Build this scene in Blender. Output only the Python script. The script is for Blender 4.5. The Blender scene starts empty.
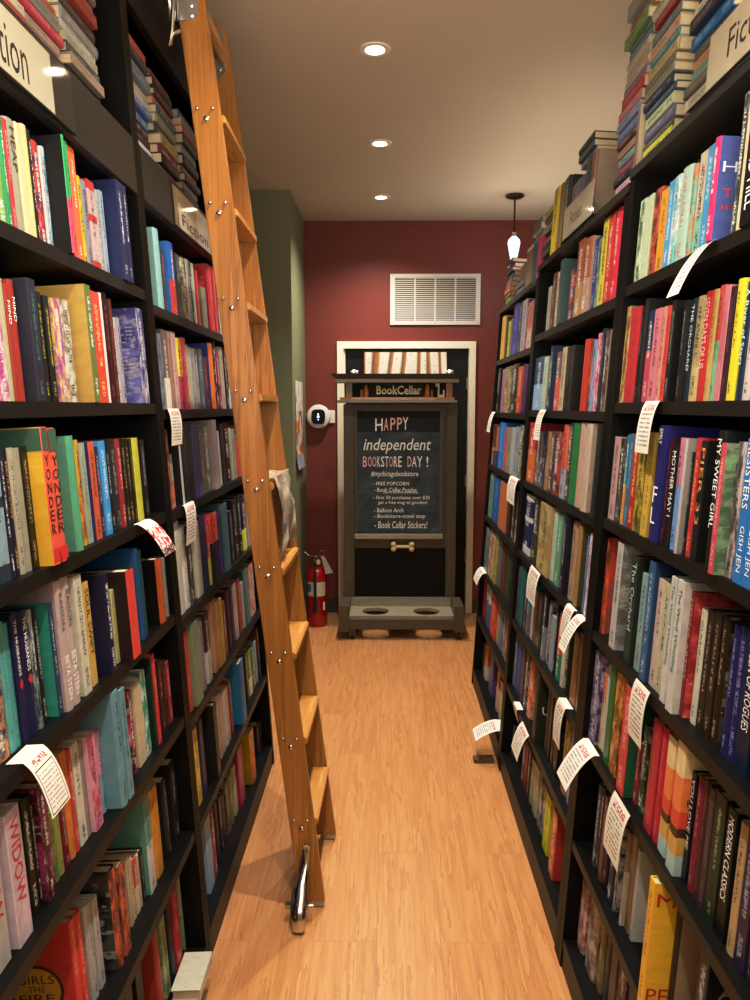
import bpy, bmesh, math, random
from mathutils import Vector, Matrix
random.seed(7)
C = bpy.context.scene.collection
PI = math.pi

# ------------------------------------------------------------------ camera
F, H = 751.0, 1.62
PITCH = math.atan((500-407)/F)
YAW = math.atan((386-375)/F*math.cos(PITCH))
cam = bpy.data.objects.new('camera', bpy.data.cameras.new('camera'))
C.objects.link(cam)
cam.location = (0, 0, H)
cam.rotation_euler = (PI/2-PITCH, 0, YAW)
cam.data.sensor_fit = 'VERTICAL'
cam.data.sensor_height = 36.0
cam.data.lens = F/1000*36.0
cam.data.clip_start = 0.05
bpy.context.scene.camera = cam

def ray(x, y):
    a = (x-375)/F; b = -(y-500)/F
    fy = math.cos(PITCH)+b*math.sin(PITCH); z = b*math.cos(PITCH)-math.sin(PITCH)
    return Vector((a*math.cos(YAW)-fy*math.sin(YAW), a*math.sin(YAW)+fy*math.cos(YAW), z))
def proj(p):
    X, Y, Z = p[0], p[1], p[2]-H
    a = X*math.cos(YAW)+Y*math.sin(YAW); fy = -X*math.sin(YAW)+Y*math.cos(YAW)
    c = fy*math.cos(PITCH)-Z*math.sin(PITCH); b = fy*math.sin(PITCH)+Z*math.cos(PITCH)
    return 375+F*a/c, 500-F*b/c
def on_y(x, y, Y):
    d = ray(x, y); t = Y/d.y
    return Vector((d.x*t, Y, H+d.z*t))

# ------------------------------------------------------------------ bookcase frame: cases lean back by AL
AL = math.atan(0.057); SA, CA = math.sin(AL), math.cos(AL)
X0 = 0.51
def P(s, u, w, d):
    return Vector((s*(X0+w*SA+d*CA), u, w*CA-d*SA))
def frame(s):
    eu = Vector((0, 1, 0)); ew = Vector((s*SA, 0, CA)); ed = Vector((s*CA, 0, -SA))
    return eu*(-s), ed, ew
def mat_at(s, u, w, d, flat=False):
    x, y, z = frame(s)
    if flat: x, z = z, -x
    m = Matrix.Identity(4)
    for i in range(3):
        m[i][0], m[i][1], m[i][2] = x[i], y[i], z[i]
    p = P(s, u, w, d)
    m[0][3], m[1][3], m[2][3] = p
    return m
def on_face(s, x, y, d=0.0):
    """pixel -> (u, w) on the leaning plane at depth d"""
    r = ray(x, y); o = Vector((0, 0, H))
    n = Vector((s*CA, 0, -SA)); p0 = P(s, 0, 0, d)
    t = (p0-o).dot(n)/r.dot(n)
    q = o+r*t
    ew = Vector((s*SA, 0, CA))
    return q.y, (q-p0).dot(ew)

# ------------------------------------------------------------------ colours
def lin(c):
    return c/12.92 if c <= 0.04045 else ((c+0.055)/1.055)**2.4
def hx(h, k=1.0):
    if len(h) == 3: v = [int(ch, 16)/15 for ch in h]
    else: v = [int(h[i:i+2], 16)/255 for i in (0, 2, 4)]
    return tuple(min(1, lin(c)*k) for c in v)

# ------------------------------------------------------------------ node helpers
class NT:
    def __init__(self, name):
        self.m = bpy.data.materials.new(name); self.m.use_nodes = True
        self.t = self.m.node_tree; self.t.nodes.clear()
        self.out = self.t.nodes.new('ShaderNodeOutputMaterial')
    def n(self, typ, **kw):
        nd = self.t.nodes.new(typ)
        for k, v in kw.items(): setattr(nd, k, v)
        return nd
    def set(self, sock, v):
        if hasattr(v, 'is_linked') or isinstance(v, bpy.types.NodeSocket): self.t.links.new(v, sock)
        elif isinstance(v, (tuple, list)) and len(v) == 3 and sock.type == 'RGBA': sock.default_value = (*v, 1)
        else: sock.default_value = v
    def math(self, op, a, b=0.0, c=0.0):
        nd = self.n('ShaderNodeMath', operation=op)
        self.set(nd.inputs[0], a); self.set(nd.inputs[1], b)
        if op in ('COMPARE', 'MULTIPLY_ADD', 'WRAP'): self.set(nd.inputs[2], c)
        return nd.outputs[0]
    def mix(self, f, a, b):
        nd = self.n('ShaderNodeMix', data_type='RGBA')
        self.set(nd.inputs[0], f); self.set(nd.inputs[6], a); self.set(nd.inputs[7], b)
        return nd.outputs[2]
    def ramp(self, f, stops, interp='LINEAR'):
        nd = self.n('ShaderNodeValToRGB'); cr = nd.color_ramp; cr.interpolation = interp
        while len(cr.elements) < len(stops): cr.elements.new(0.5)
        for e, (p, c) in zip(cr.elements, stops):
            e.position = p; e.color = (*c, 1)
        self.set(nd.inputs[0], f)
        return nd.outputs[0]
    def noise(self, vec, scale=5, detail=3, rough=0.5, out=0):
        nd = self.n('ShaderNodeTexNoise'); self.set(nd.inputs['Vector'], vec)
        nd.inputs['Scale'].default_value = scale; nd.inputs['Detail'].default_value = detail
        nd.inputs['Roughness'].default_value = rough
        return nd.outputs[out]
    def vec(self, x, y, z):
        nd = self.n('ShaderNodeCombineXYZ')
        for i, v in enumerate((x, y, z)): self.set(nd.inputs[i], v)
        return nd.outputs[0]
    def sep(self, v):
        nd = self.n('ShaderNodeSeparateXYZ'); self.set(nd.inputs[0], v); return nd.outputs
    def obj(self): return self.n('ShaderNodeTexCoord').outputs['Object']
    def mapping(self, v, scale=(1, 1, 1), rot=(0, 0, 0)):
        nd = self.n('ShaderNodeMapping'); self.set(nd.inputs[0], v)
        nd.inputs['Scale'].default_value = scale; nd.inputs['Rotation'].default_value = rot
        return nd.outputs[0]
    def bsdf(self, col, rough=0.5, metal=0.0, spec=0.5, bump=None, bs=0.1, emit=None, es=0, coat=0.0):
        b = self.n('ShaderNodeBsdfPrincipled')
        self.set(b.inputs['Base Color'], col); self.set(b.inputs['Roughness'], rough)
        self.set(b.inputs['Metallic'], metal); b.inputs['Specular IOR Level'].default_value = spec
        b.inputs['Coat Weight'].default_value = coat
        if emit is not None:
            self.set(b.inputs['Emission Color'], emit); b.inputs['Emission Strength'].default_value = es
        if bump is not None:
            bn = self.n('ShaderNodeBump'); bn.inputs['Strength'].default_value = bs; bn.inputs['Distance'].default_value = 0.01
            self.set(bn.inputs['Height'], bump); self.t.links.new(bn.outputs[0], b.inputs['Normal'])
        self.t.links.new(b.outputs[0], self.out.inputs[0])
        return b

def simple(name, col, rough=0.5, metal=0.0, spec=0.5, var=0.12, scale=14, **kw):
    t = NT(name)
    n = t.noise(t.obj(), scale, 3)
    a = tuple(c*(1-var) for c in col); b = tuple(min(1, c*(1+var)) for c in col)
    t.bsdf(t.mix(n, a, b), rough, metal, spec, **kw)
    return t.m

def wood(name, c1, c2, c3, sc=(20, 20, 0.7), rough=0.4, wav=1.0, coat=0.15):
    t = NT(name); o = t.obj()
    v = t.mapping(o, sc)
    n1 = t.noise(v, 1.0, 5, 0.62)
    v2 = t.mapping(o, tuple(q*(6 if q > 5 else 2.5) for q in sc))
    n2 = t.noise(v2, 1.0, 3, 0.5)
    band = t.math('FRACT', t.math('MULTIPLY', n1, 5.0*wav))
    col = t.ramp(band, [(0.0, tuple(.55*a+.45*b for a, b in zip(c2, c3))), (0.14, c1), (0.55, c2), (0.85, c2), (1.0, tuple(.55*a+.45*b for a, b in zip(c2, c3)))])
    col = t.mix(t.math('MULTIPLY', t.math('GREATER_THAN', n2, 0.58), 0.22), col, c3)
    t.bsdf(col, rough, bump=n2, bs=0.04, coat=coat)
    return t.m

M = {}
M['case'] = simple('case_black', (0.0046, 0.0042, 0.0039), 0.48, spec=0.16, var=0.25, scale=30)
M['fascia'] = simple('fascia_sheen', (0.016, 0.0155, 0.014), 0.4, spec=0.45, var=0.2, scale=30)  # lamp sheen painted in as a base lighter than the case black
M['case_edge'] = simple('case_edge_bounce', (0.011, 0.0085, 0.0064), 0.45, spec=0.3, var=0.25, scale=30)  # brown bounce from the floor painted into the edge colour
M['oak'] = wood('oak', hx('b27f40'), hx('a06c2e'), hx('673c14'))
M['oak_tread'] = wood('oak_tread', hx('cb9850'), hx('bc843c'), hx('845622'), sc=(26, 1.6, 26))
M['block_brown'] = simple('block_brown', hx('5c4030'), .5)
M['chrome'] = simple('chrome', (0.62, 0.62, 0.64), 0.16, 1.0, var=0.1)
M['steel'] = simple('steel', (0.45, 0.43, 0.40), 0.3, 1.0, var=0.2, scale=40)
M['rubber'] = simple('rubber', (0.012, 0.012, 0.012), 0.7)
M['red_wall'] = simple('red_wall', hx('7d3c32'), 0.5, spec=0.3, var=0.05, scale=3)
M['green_wall'] = simple('green_wall', hx('7f8266'), 0.6, spec=0.3, var=0.05, scale=3)
M['ceiling'] = simple('ceiling_paint', hx('cdbfaa'), 0.85, spec=0.2, var=0.03, scale=2)
M['beige_wall'] = simple('beige_wall', hx('a8906f'), 0.8, spec=0.2, var=0.04, scale=3)
M['cream'] = simple('cream_trim', hx('efe6cf'), 0.45, var=0.04)
M['door_black'] = simple('door_black', (0.004, 0.0045, 0.006), 0.45, spec=.3, var=0.2)
M['dark_grey'] = simple('dark_grey', hx('3c3a38'), 0.5)
M['stand'] = wood('stand_wood', hx('5c5140'), hx('544938'), hx('403628'), sc=(30, 30, 2), rough=0.5, coat=0)
M['stand_light'] = wood('stand_grey', hx('a79d8a'), hx('978d7a'), hx('7a705f'), sc=(2, 30, 30), rough=0.5, coat=0)  # lighter grey stand wood, with the lit tone of the bowl board painted in
M['stand_dark'] = simple('stand_dark', hx('403c36'), 0.45, var=0.2)
M['shelf_wood'] = wood('peg_wood', hx('c98b4a'), hx('b87838'), hx('93561f'))
M['panel_black'] = simple('panel_black', (0.003, 0.003, 0.0034), 0.55, spec=.25)
M['white'] = simple('white_plastic', hx('e4ddd6'), 0.4, var=0.03)
M['vent_white'] = simple('vent_white', hx('d2ccc4'), 0.45, var=0.04)
M['vent_dark'] = simple('vent_dark', hx('2f2a28'), 0.7)
M['lens_black'] = simple('lens_black', (0.004, 0.004, 0.008), 0.15)
M['bone'] = simple('bone', hx('d6c08a'), 0.45, var=0.1)
M['ext_red'] = simple('ext_red', hx('b00f16'), 0.25, var=0.08, coat=0.3)
M['bronze'] = simple('bronze', hx('4a3c2c'), 0.35, 0.8)
M['chalk_white'] = simple('chalk_white', hx('f4f4f0'), 0.9, var=0.1, scale=300)
M['chalk_pink'] = simple('chalk_pink', hx('f6bcbe'), 0.9, var=0.1, scale=300)
M['ink_black'] = simple('ink_black', hx('1c1a18'), 0.7)
M['ink_white'] = simple('ink_white', hx('e8e6df'), 0.6, var=0.03)
M['ink_red'] = simple('ink_red', hx('c03030'), 0.6)
M['ink_cream'] = simple('ink_cream', hx('f0e0a8'), 0.6, var=0.03)
M['sign_card'] = simple('sign_card', hx('cfc6b2'), 0.6, var=0.04)

def emis(name, col, s):
    t = NT(name); e = t.n('ShaderNodeEmission'); e.inputs[0].default_value = (*col, 1); e.inputs[1].default_value = s
    t.t.links.new(e.outputs[0], t.out.inputs[0]); return t.m
M['lamp_glow'] = emis('lamp_glow', (1.0, 0.86, 0.62), 18)
M['pendant_glow'] = emis('pendant_glow', (0.72, 0.86, 1.0), 1.5)
M['led'] = emis('led', (0.55, 0.7, 1.0), 2.5)

def make_floor():
    t = NT('laminate_floor'); o = t.obj()
    br = t.n('ShaderNodeTexBrick'); t.set(br.inputs['Vector'], t.mapping(o, (1, 1, 1), (0, 0, PI/2)))
    br.offset = 0.37; br.inputs['Scale'].default_value = 1.0
    br.inputs['Brick Width'].default_value = 1.25; br.inputs['Row Height'].default_value = 0.195
    br.inputs['Mortar Size'].default_value = 0.0014; br.inputs['Mortar Smooth'].default_value = 0.3; br.inputs['Bias'].default_value = 0.0
    br.inputs['Color1'].default_value = (0.2, 0.2, 0.2, 1); br.inputs['Color2'].default_value = (0.9, 0.9, 0.9, 1)
    br.inputs['Mortar'].default_value = (0.5, 0.5, 0.5, 1)
    tone = br.outputs['Color']
    xyz = t.sep(o)
    off = t.math('MULTIPLY', t.sep(tone)[0], 7.0)
    g = t.noise(t.vec(t.math('MULTIPLY', xyz[0], 22), t.math('MULTIPLY', xyz[1], 1.3), off), 1.0, 5, 0.6)
    band = t.math('FRACT', t.math('MULTIPLY', g, 5.0))
    fine = t.noise(t.vec(t.math('MULTIPLY', xyz[0], 160), t.math('MULTIPLY', xyz[1], 5), off), 1.0, 3, 0.6)
    col = t.ramp(band, [(0, hx('c89460')), (0.5, hx('bf8954')), (0.9, hx('b57e4b')), (1, hx('9c683a'))])
    col = t.mix(t.math('MULTIPLY', t.sep(tone)[0], 0.32), col, hx('cf9e6c'))
    col = t.mix(t.math('MULTIPLY', t.math('GREATER_THAN', fine, 0.56), 0.2), col, hx('94623c'))
    col = t.mix(t.math('MULTIPLY', br.outputs['Fac'], 0.28), col, hx('7d4a20'))
    t.bsdf(col, t.math('MULTIPLY_ADD', fine, 0.15, 0.30), spec=0.4)
    return t.m
M['floor'] = make_floor()

def make_chalk():
    t = NT('chalkboard'); o = t.obj()
    n = t.noise(t.mapping(o, (3, 3, 6)), 2.0, 5, 0.65)
    n2 = t.noise(t.mapping(o, (20, 20, 3)), 2.0, 4, 0.6)
    z = t.sep(o)[2]
    col = t.ramp(n, [(0.3, hx('2c343a')), (0.55, hx('434e56')), (0.8, hx('62707a'))])
    col = t.mix(t.math('MULTIPLY', n2, 0.25), col, hx('5a6468'))
    col = t.mix(t.math('MULTIPLY', t.math('GREATER_THAN', z, 0.73), 0.7), col, hx('1b1d1e'))
    t.bsdf(col, 0.8, spec=0.2); return t.m
M['chalkboard'] = make_chalk()

def make_pages():
    t = NT('page_block'); o = t.obj()
    n = t.noise(t.mapping(o, (900, 40, 6)), 1.0, 2)
    t.bsdf(t.mix(n, hx('a8997c'), hx('d8cbb0')), 0.8, spec=0.15); return t.m
M['pages'] = make_pages()

def make_cover():
    t = NT('book_cover')
    uv = t.n('ShaderNodeUVMap', uv_map='uv').outputs[0]
    U, V, _ = t.sep(uv)
    A = t.n('ShaderNodeAttribute', attribute_name='col_a').outputs['Color']
    B = t.n('ShaderNodeAttribute', attribute_name='col_b').outputs['Color']
    L = t.n('ShaderNodeAttribute', attribute_name='col_l').outputs['Color']
    prm = t.n('ShaderNodeAttribute', attribute_name='prm').outputs['Color']
    pr = t.n('ShaderNodeSeparateColor'); t.set(pr.inputs[0], prm)
    st, r1, r2 = pr.outputs[0], pr.outputs[1], pr.outputs[2]
    st = t.math('ROUND', t.math('MULTIPLY', st, 10))
    m = t.math
    lt = lambda a, b: m('LESS_THAN', a, b)
    gt = lambda a, b: m('GREATER_THAN', a, b)
    mul = lambda a, b: m('MULTIPLY', a, b)
    spine = lt(U, 1.5); cover = mul(gt(U, 1.5), lt(U, 3.5))
    isst = lambda k: m('COMPARE', st, float(k), 0.5)
    off1 = mul(r1, 37.0); off2 = mul(r2, 53.0)
    # picture pattern
    pn = t.noise(t.vec(m('ADD', mul(U, 1.6), off1), m('ADD', mul(V, 4.0), off2), 0), 1.0, 4, 0.7)
    sm = t.n('ShaderNodeMapRange'); sm.interpolation_type = 'SMOOTHSTEP'; t.set(sm.inputs[0], pn)
    sm.inputs[1].default_value = 0.42; sm.inputs[2].default_value = 0.60
    pat = mul(isst(2), mul(sm.outputs[0], 0.85))
    # two-tone
    half = mul(isst(1), lt(V, m('MULTIPLY_ADD', r1, 0.2, 0.38)))
    # bands
    band = mul(isst(3), m('MAXIMUM', m('MAXIMUM', lt(V, 0.13), gt(V, 0.9)), mul(gt(V, 0.55), lt(V, 0.63))))
    fb = m('MAXIMUM', m('MAXIMUM', pat, half), band)
    col = t.mix(fb, A, B)
    # mottled picture tint
    pn2 = t.noise(t.vec(m('ADD', mul(U, 3.0), off2), m('ADD', mul(V, 9.0), off1), 3.3), 1.0, 3, 0.6)
    tint = mul(mul(isst(2), gt(pn2, 0.6)), 0.3)
    col = t.mix(tint, col, L)
    # sunset stripes
    sun = t.ramp(m('ADD', V, mul(m('SINE', mul(U, 3.0)), 0.015)), [(0, hx('a9c4c4')), (0.16, hx('c9a04a')), (0.30, hx('4a2c1a')), (0.37, hx('cf3c22')), (0.5, hx('dd7d36')), (0.76, hx('dcc592'))], 'CONSTANT')
    col = t.mix(isst(5), col, sun)
    # lettering
    cen = lt(m('ABSOLUTE', m('SUBTRACT', U, 0.5)), m('MULTIPLY_ADD', r2, 0.10, 0.12))
    t1 = mul(gt(V, m('MULTIPLY_ADD', r1, 0.2, 0.3)), lt(V, 0.9))
    t2 = mul(gt(V, 0.06), lt(V, m('MULTIPLY_ADD', r2, 0.12, 0.14)))
    ln = t.noise(t.vec(m('ADD', mul(U, 3.4), off1), m('ADD', mul(V, 86.0), off2), 1.7), 1.0, 1, 0.5)
    let = mul(mul(mul(cen, m('MAXIMUM', t1, t2)), gt(ln, 0.5)), spine)
    let = mul(mul(let, lt(st, 3.5)), 0.82)
    # print on covers: short lines of text, or a picture block
    cu = m('SUBTRACT', U, 2.0)
    row = gt(m('FRACT', mul(V, 26.0)), 0.62)
    cn = t.noise(t.vec(m('ADD', mul(cu, 9.0), off1), m('FLOOR', mul(V, 26.0)), off2), 1.0, 1, 0.5)
    cl = mul(mul(row, gt(cn, 0.5)), mul(mul(gt(V, 0.3), lt(V, 0.82)), mul(gt(cu, 0.1), lt(cu, 0.85))))
    cl = mul(mul(mul(cl, lt(st, 3.5)), cover), mul(lt(r2, 0.5), 0.5))
    col = t.mix(m('MAXIMUM', let, cl), col, L)
    wear = t.noise(t.vec(mul(U, 3.0), mul(V, 11.0), off1), 1.0, 3, 0.6)
    hs = t.n('ShaderNodeHueSaturation'); hs.inputs['Saturation'].default_value = 0.95; t.set(hs.inputs['Color'], col)
    t.set(hs.inputs['Value'], m('MULTIPLY_ADD', wear, 0.5, 0.75))
    t.bsdf(hs.outputs[0], 0.4, spec=0.35)
    return t.m
M['cover'] = make_cover()

def make_card():
    t = NT('printed_card')
    uv = t.n('ShaderNodeUVMap', uv_map='uv').outputs[0]
    U, V, _ = t.sep(uv); m = t.math
    lines = m('GREATER_THAN', m('FRACT', m('MULTIPLY', V, 15.0)), 0.6)
    n = t.noise(t.vec(m('MULTIPLY', U, 16.0), m('FLOOR', m('MULTIPLY', V, 15.0)), 0.3), 1.0, 1)
    inx = m('MULTIPLY', m('GREATER_THAN', U, 0.14), m('LESS_THAN', U, 0.86))
    body = m('MULTIPLY', m('LESS_THAN', V, 0.6), m('GREATER_THAN', V, 0.08))
    head = m('MULTIPLY', m('LESS_THAN', V, 0.74), m('GREATER_THAN', V, 0.64))
    txt = m('MULTIPLY', m('MULTIPLY', lines, m('GREATER_THAN', n, 0.42)), inx)
    col = t.mix(m('MULTIPLY', m('MULTIPLY', txt, body), 0.75), hx('e8e0d4'), hx('5a5560'))
    n2 = t.noise(t.vec(m('MULTIPLY', U, 22.0), m('MULTIPLY', V, 26.0), 0.9), 1.0, 1)
    col = t.mix(m('MULTIPLY', m('MULTIPLY', head, inx), m('GREATER_THAN', n2, 0.5)), col, hx('b02a38'))
    t.bsdf(col, 0.55, spec=0.3); return t.m
M['card'] = make_card()

def make_card_border():
    t = NT('bordered_card')
    uv = t.n('ShaderNodeUVMap', uv_map='uv').outputs[0]
    U, V, _ = t.sep(uv); m = t.math
    lines = m('GREATER_THAN', m('FRACT', m('MULTIPLY', V, 18.0)), 0.66)
    n = t.noise(t.vec(m('MULTIPLY', U, 14.0), m('FLOOR', m('MULTIPLY', V, 18.0)), 0.3), 1.0, 1)
    box = m('MAXIMUM', m('GREATER_THAN', m('ABSOLUTE', m('SUBTRACT', U, 0.5)), 0.40), m('GREATER_THAN', m('ABSOLUTE', m('SUBTRACT', V, 0.32)), 0.285))
    ins = m('MULTIPLY', m('LESS_THAN', m('ABSOLUTE', m('SUBTRACT', U, 0.5)), 0.36), m('LESS_THAN', m('ABSOLUTE', m('SUBTRACT', V, 0.32)), 0.25))
    edge = m('MULTIPLY', m('LESS_THAN', m('ABSOLUTE', m('SUBTRACT', U, 0.5)), 0.425), m('LESS_THAN', m('ABSOLUTE', m('SUBTRACT', V, 0.32)), 0.30))
    frame_ = m('MULTIPLY', box, edge)
    col = t.mix(frame_, hx('ece4d8'), hx('15131a'))
    col = t.mix(m('MULTIPLY', m('MULTIPLY', m('MULTIPLY', lines, ins), m('GREATER_THAN', n, 0.4)), 0.7), col, hx('6b6a78'))
    head = m('MULTIPLY', m('LESS_THAN', V, 0.75), m('GREATER_THAN', V, 0.66))
    n2 = t.noise(t.vec(m('MULTIPLY', U, 20.0), m('MULTIPLY', V, 24.0), 0.9), 1.0, 1)
    col = t.mix(m('MULTIPLY', m('MULTIPLY', head, m('LESS_THAN', m('ABSOLUTE', m('SUBTRACT', U, 0.5)), 0.34)), m('GREATER_THAN', n2, 0.5)), col, hx('c02c3c'))
    t.bsdf(col, 0.55, spec=0.3); return t.m
M['card_border'] = make_card_border()

def make_card_red():
    t = NT('red_print_card')
    uv = t.n('ShaderNodeUVMap', uv_map='uv').outputs[0]
    U, V, _ = t.sep(uv); m = t.math
    n = t.noise(t.vec(m('MULTIPLY', U, 7.0), m('MULTIPLY', V, 10.0), 2.2), 1.0, 2)
    col = t.mix(m('GREATER_THAN', n, 0.52), hx('e6ded6'), hx('c2323a'))
    col = t.mix(m('MULTIPLY', m('LESS_THAN', V, 0.16), m('GREATER_THAN', t.noise(t.vec(m('MULTIPLY', U, 22.0), m('MULTIPLY', V, 18.0), 0), 1.0, 1), 0.45)), col, hx('201c1e'))
    col = t.mix(m('GREATER_THAN', V, 0.62), col, hx('e6ded6'))
    t.bsdf(col, 0.5, spec=0.3); return t.m
M['card_red'] = make_card_red()

def make_birch():
    t = NT('birch_print'); o = t.obj(); x, y, z = t.sep(o); m = t.math
    n = t.noise(t.vec(m('MULTIPLY', x, 1.2), 0.0, m('MULTIPLY', z, 1.5)), 2.0, 2)
    f = m('FRACT', m('ADD', m('MULTIPLY', x, 10.5), m('MULTIPLY', t.noise(t.vec(m('MULTIPLY', x, 5.0), 0.0, m('MULTIPLY', z, 0.8)), 1.0, 1), 2.6)))
    sp = t.noise(t.vec(m('MULTIPLY', x, 40), 0.0, m('MULTIPLY', z, 90)), 1.0, 2)
    col = t.ramp(f, [(0.0, hx('9a6238')), (0.2, hx('c08a58')), (0.27, hx('f4ecde')), (0.8, hx('f4ecde')), (0.9, hx('c9b6a2')), (0.96, hx('7a4c30'))])
    col = t.mix(m('MULTIPLY', m('GREATER_THAN', sp, 0.63), 0.5), col, hx('a58a74'))
    t.bsdf(col, 0.6); return t.m
M['birch'] = make_birch()

def make_poster():
    t = NT('poster_print'); o = t.obj(); x, y, z = t.sep(o); m = t.math
    n = t.noise(t.mapping(o, (6, 6, 7)), 1.0, 3)
    n2 = t.noise(t.mapping(o, (12, 12, 9)), 1.0, 2)
    mid = m('MULTIPLY', m('GREATER_THAN', z, 0.10), m('LESS_THAN', z, 0.40))
    col = t.mix(m('MULTIPLY', m('GREATER_THAN', n2, 0.56), 0.7), hx('ded6c8'), hx('8c8790'))
    col = t.mix(m('MULTIPLY', mid, m('GREATER_THAN', n, 0.47)), col, hx('c9742c'))
    col = t.mix(m('MULTIPLY', mid, m('GREATER_THAN', n2, 0.6)), col, hx('5a2f22'))
    col = t.mix(m('LESS_THAN', z, 0.10), col, t.mix(n2, hx('5d6b8c'), hx('c2bcc4')))
    t.bsdf(col, 0.5); return t.m
M['poster'] = make_poster()

def make_clear():
    t = NT('clear_acrylic')
    tr = t.n('ShaderNodeBsdfTransparent'); tr.inputs[0].default_value = (0.93, 0.93, 0.91, 1)
    gl = t.n('ShaderNodeBsdfGlossy'); gl.inputs['Roughness'].default_value = 0.06; gl.inputs[0].default_value = (1, 1, 1, 1)
    ge = t.n('ShaderNodeNewGeometry'); dt = t.n('ShaderNodeVectorMath', operation='DOT_PRODUCT')
    t.t.links.new(ge.outputs['Normal'], dt.inputs[0]); t.t.links.new(ge.outputs['Incoming'], dt.inputs[1])
    fr = t.math('MULTIPLY_ADD', t.math('POWER', t.math('SUBTRACT', 1.0, t.math('ABSOLUTE', dt.outputs['Value'])), 4.0), 0.5, 0.035)
    nz = t.noise(t.obj(), 30, 2)
    mx = t.n('ShaderNodeMixShader')
    t.set(mx.inputs[0], t.math('ADD', fr, t.math('MULTIPLY', nz, 0.03)))
    t.t.links.new(tr.outputs[0], mx.inputs[1]); t.t.links.new(gl.outputs[0], mx.inputs[2])
    t.t.links.new(mx.outputs[0], t.out.inputs[0]); return t.m
M['clear'] = make_clear()

def make_bag():
    t = NT('plastic_bag'); o = t.obj()
    n = t.noise(t.mapping(o, (14, 14, 9)), 1.0, 4, 0.6)
    b = t.bsdf(t.ramp(n, [(0.3, hx('8f8474')), (0.55, hx('c4baa8')), (0.75, hx('e6dfd2'))]), 0.25, spec=0.6, bump=n, bs=0.6)
    b.inputs['Transmission Weight'].default_value = 0.15
    b.inputs['Alpha'].default_value = 0.9
    return t.m
M['bag'] = make_bag()

# ------------------------------------------------------------------ mesh helpers
def add_box(bm, x0, x1, y0, y1, z0, z1, M4=None):
    vs = [bm.verts.new((x, y, z)) for x in (x0, x1) for y in (y0, y1) for z in (z0, z1)]
    if M4 is not None:
        for v in vs: v.co = M4 @ v.co
    for f in ((0, 1, 3, 2), (4, 6, 7, 5), (0, 4, 5, 1), (2, 3, 7, 6), (0, 2, 6, 4), (1, 5, 7, 3)):
        bm.faces.new([vs[i] for i in f])
    return vs
def add_hexa(bm, pts):
    """8 points ordered like add_box: x0y0z0,x0y0z1,x0y1z0,x0y1z1,x1..."""
    vs = [bm.verts.new(p) for p in pts]
    for f in ((0, 1, 3, 2), (4, 6, 7, 5), (0, 4, 5, 1), (2, 3, 7, 6), (0, 2, 6, 4), (1, 5, 7, 3)):
        bm.faces.new([vs[i] for i in f])
def add_cyl(bm, p0, p1, r0, r1=None, n=20, cap=True):
    r1 = r0 if r1 is None else r1
    p0, p1 = Vector(p0), Vector(p1); ax = (p1-p0).normalized()
    a = ax.orthogonal().normalized(); b = ax.cross(a)
    A = [bm.verts.new(p0+(a*math.cos(2*PI*i/n)+b*math.sin(2*PI*i/n))*r0) for i in range(n)]
    B = [bm.verts.new(p1+(a*math.cos(2*PI*i/n)+b*math.sin(2*PI*i/n))*r1) for i in range(n)]
    for i in range(n): bm.faces.new((A[i], A[(i+1) % n], B[(i+1) % n], B[i]))
    if cap: bm.faces.new(A[::-1]); bm.faces.new(B)
def add_lathe(bm, prof, c=(0, 0, 0), n=28, axis='Z'):
    rings = []
    for r, h in prof:
        ring = []
        for i in range(n):
            a = 2*PI*i/n
            v = (r*math.cos(a), r*math.sin(a), h)
            if axis == 'Y': v = (v[0], v[2], v[1])
            if axis == 'X': v = (v[2], v[0], v[1])
            ring.append(bm.verts.new((c[0]+v[0], c[1]+v[1], c[2]+v[2])))
        rings.append(ring)
    for a, b in zip(rings, rings[1:]):
        for i in range(n): bm.faces.new((a[i], a[(i+1) % n], b[(i+1) % n], b[i]))
    bm.faces.new(rings[0][::-1]); bm.faces.new(rings[-1])
def add_tube(bm, pts, r, n=8):
    for a, b in zip(pts, pts[1:]): add_cyl(bm, a, b, r, n=n)
    for p in pts[1:-1]:
        bmesh.ops.create_icosphere(bm, subdivisions=1, radius=r, matrix=Matrix.Translation(p))
def obj(name, bm, mat, parent=None, loc=None, bevel=0.0, smooth=False):
    """bm in world coords; origin moved to loc (world)"""
    if bevel > 0:
        bmesh.ops.bevel(bm, geom=bm.edges[:], offset=bevel, segments=2, affect='EDGES', clamp_overlap=True)
    bmesh.ops.recalc_face_normals(bm, faces=bm.faces[:])
    if loc is None:
        xs = [v.co for v in bm.verts]
        loc = Vector(((min(v.x for v in xs)+max(v.x for v in xs))/2, (min(v.y for v in xs)+max(v.y for v in xs))/2, min(v.z for v in xs)))
    loc = Vector(loc)
    bmesh.ops.translate(bm, verts=bm.verts[:], vec=-loc)
    me = bpy.data.meshes.new(name); bm.to_mesh(me); bm.free()
    if smooth:
        for p in me.polygons: p.use_smooth = True
        try: me.set_sharp_from_angle(angle=math.radians(40))
        except Exception: pass
    for m_ in (mat if isinstance(mat, (list, tuple)) else [mat]): me.materials.append(m_)
    o = bpy.data.objects.new(name, me)
    C.objects.link(o)
    if parent is not None:
        o.parent = parent; o.location = loc-wloc(parent)
    else: o.location = loc
    return o
def wloc(o):
    v = Vector((0, 0, 0))
    while o is not None: v += o.location; o = o.parent
    return v
def box(name, b, mat, parent=None, bevel=0.0):
    bm = bmesh.new(); add_box(bm, *b); return obj(name, bm, mat, parent, bevel=bevel)
def thing(name, label, cat, loc=(0, 0, 0), group=None):
    o = bpy.data.objects.new(name, None); C.objects.link(o)
    o.location = loc; o.empty_display_size = 0.1
    return tag(o, label, cat, group)
def tag(o, label, cat, group=None):
    o['label'] = label; o['category'] = cat
    if group: o['group'] = group
    return o
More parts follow.
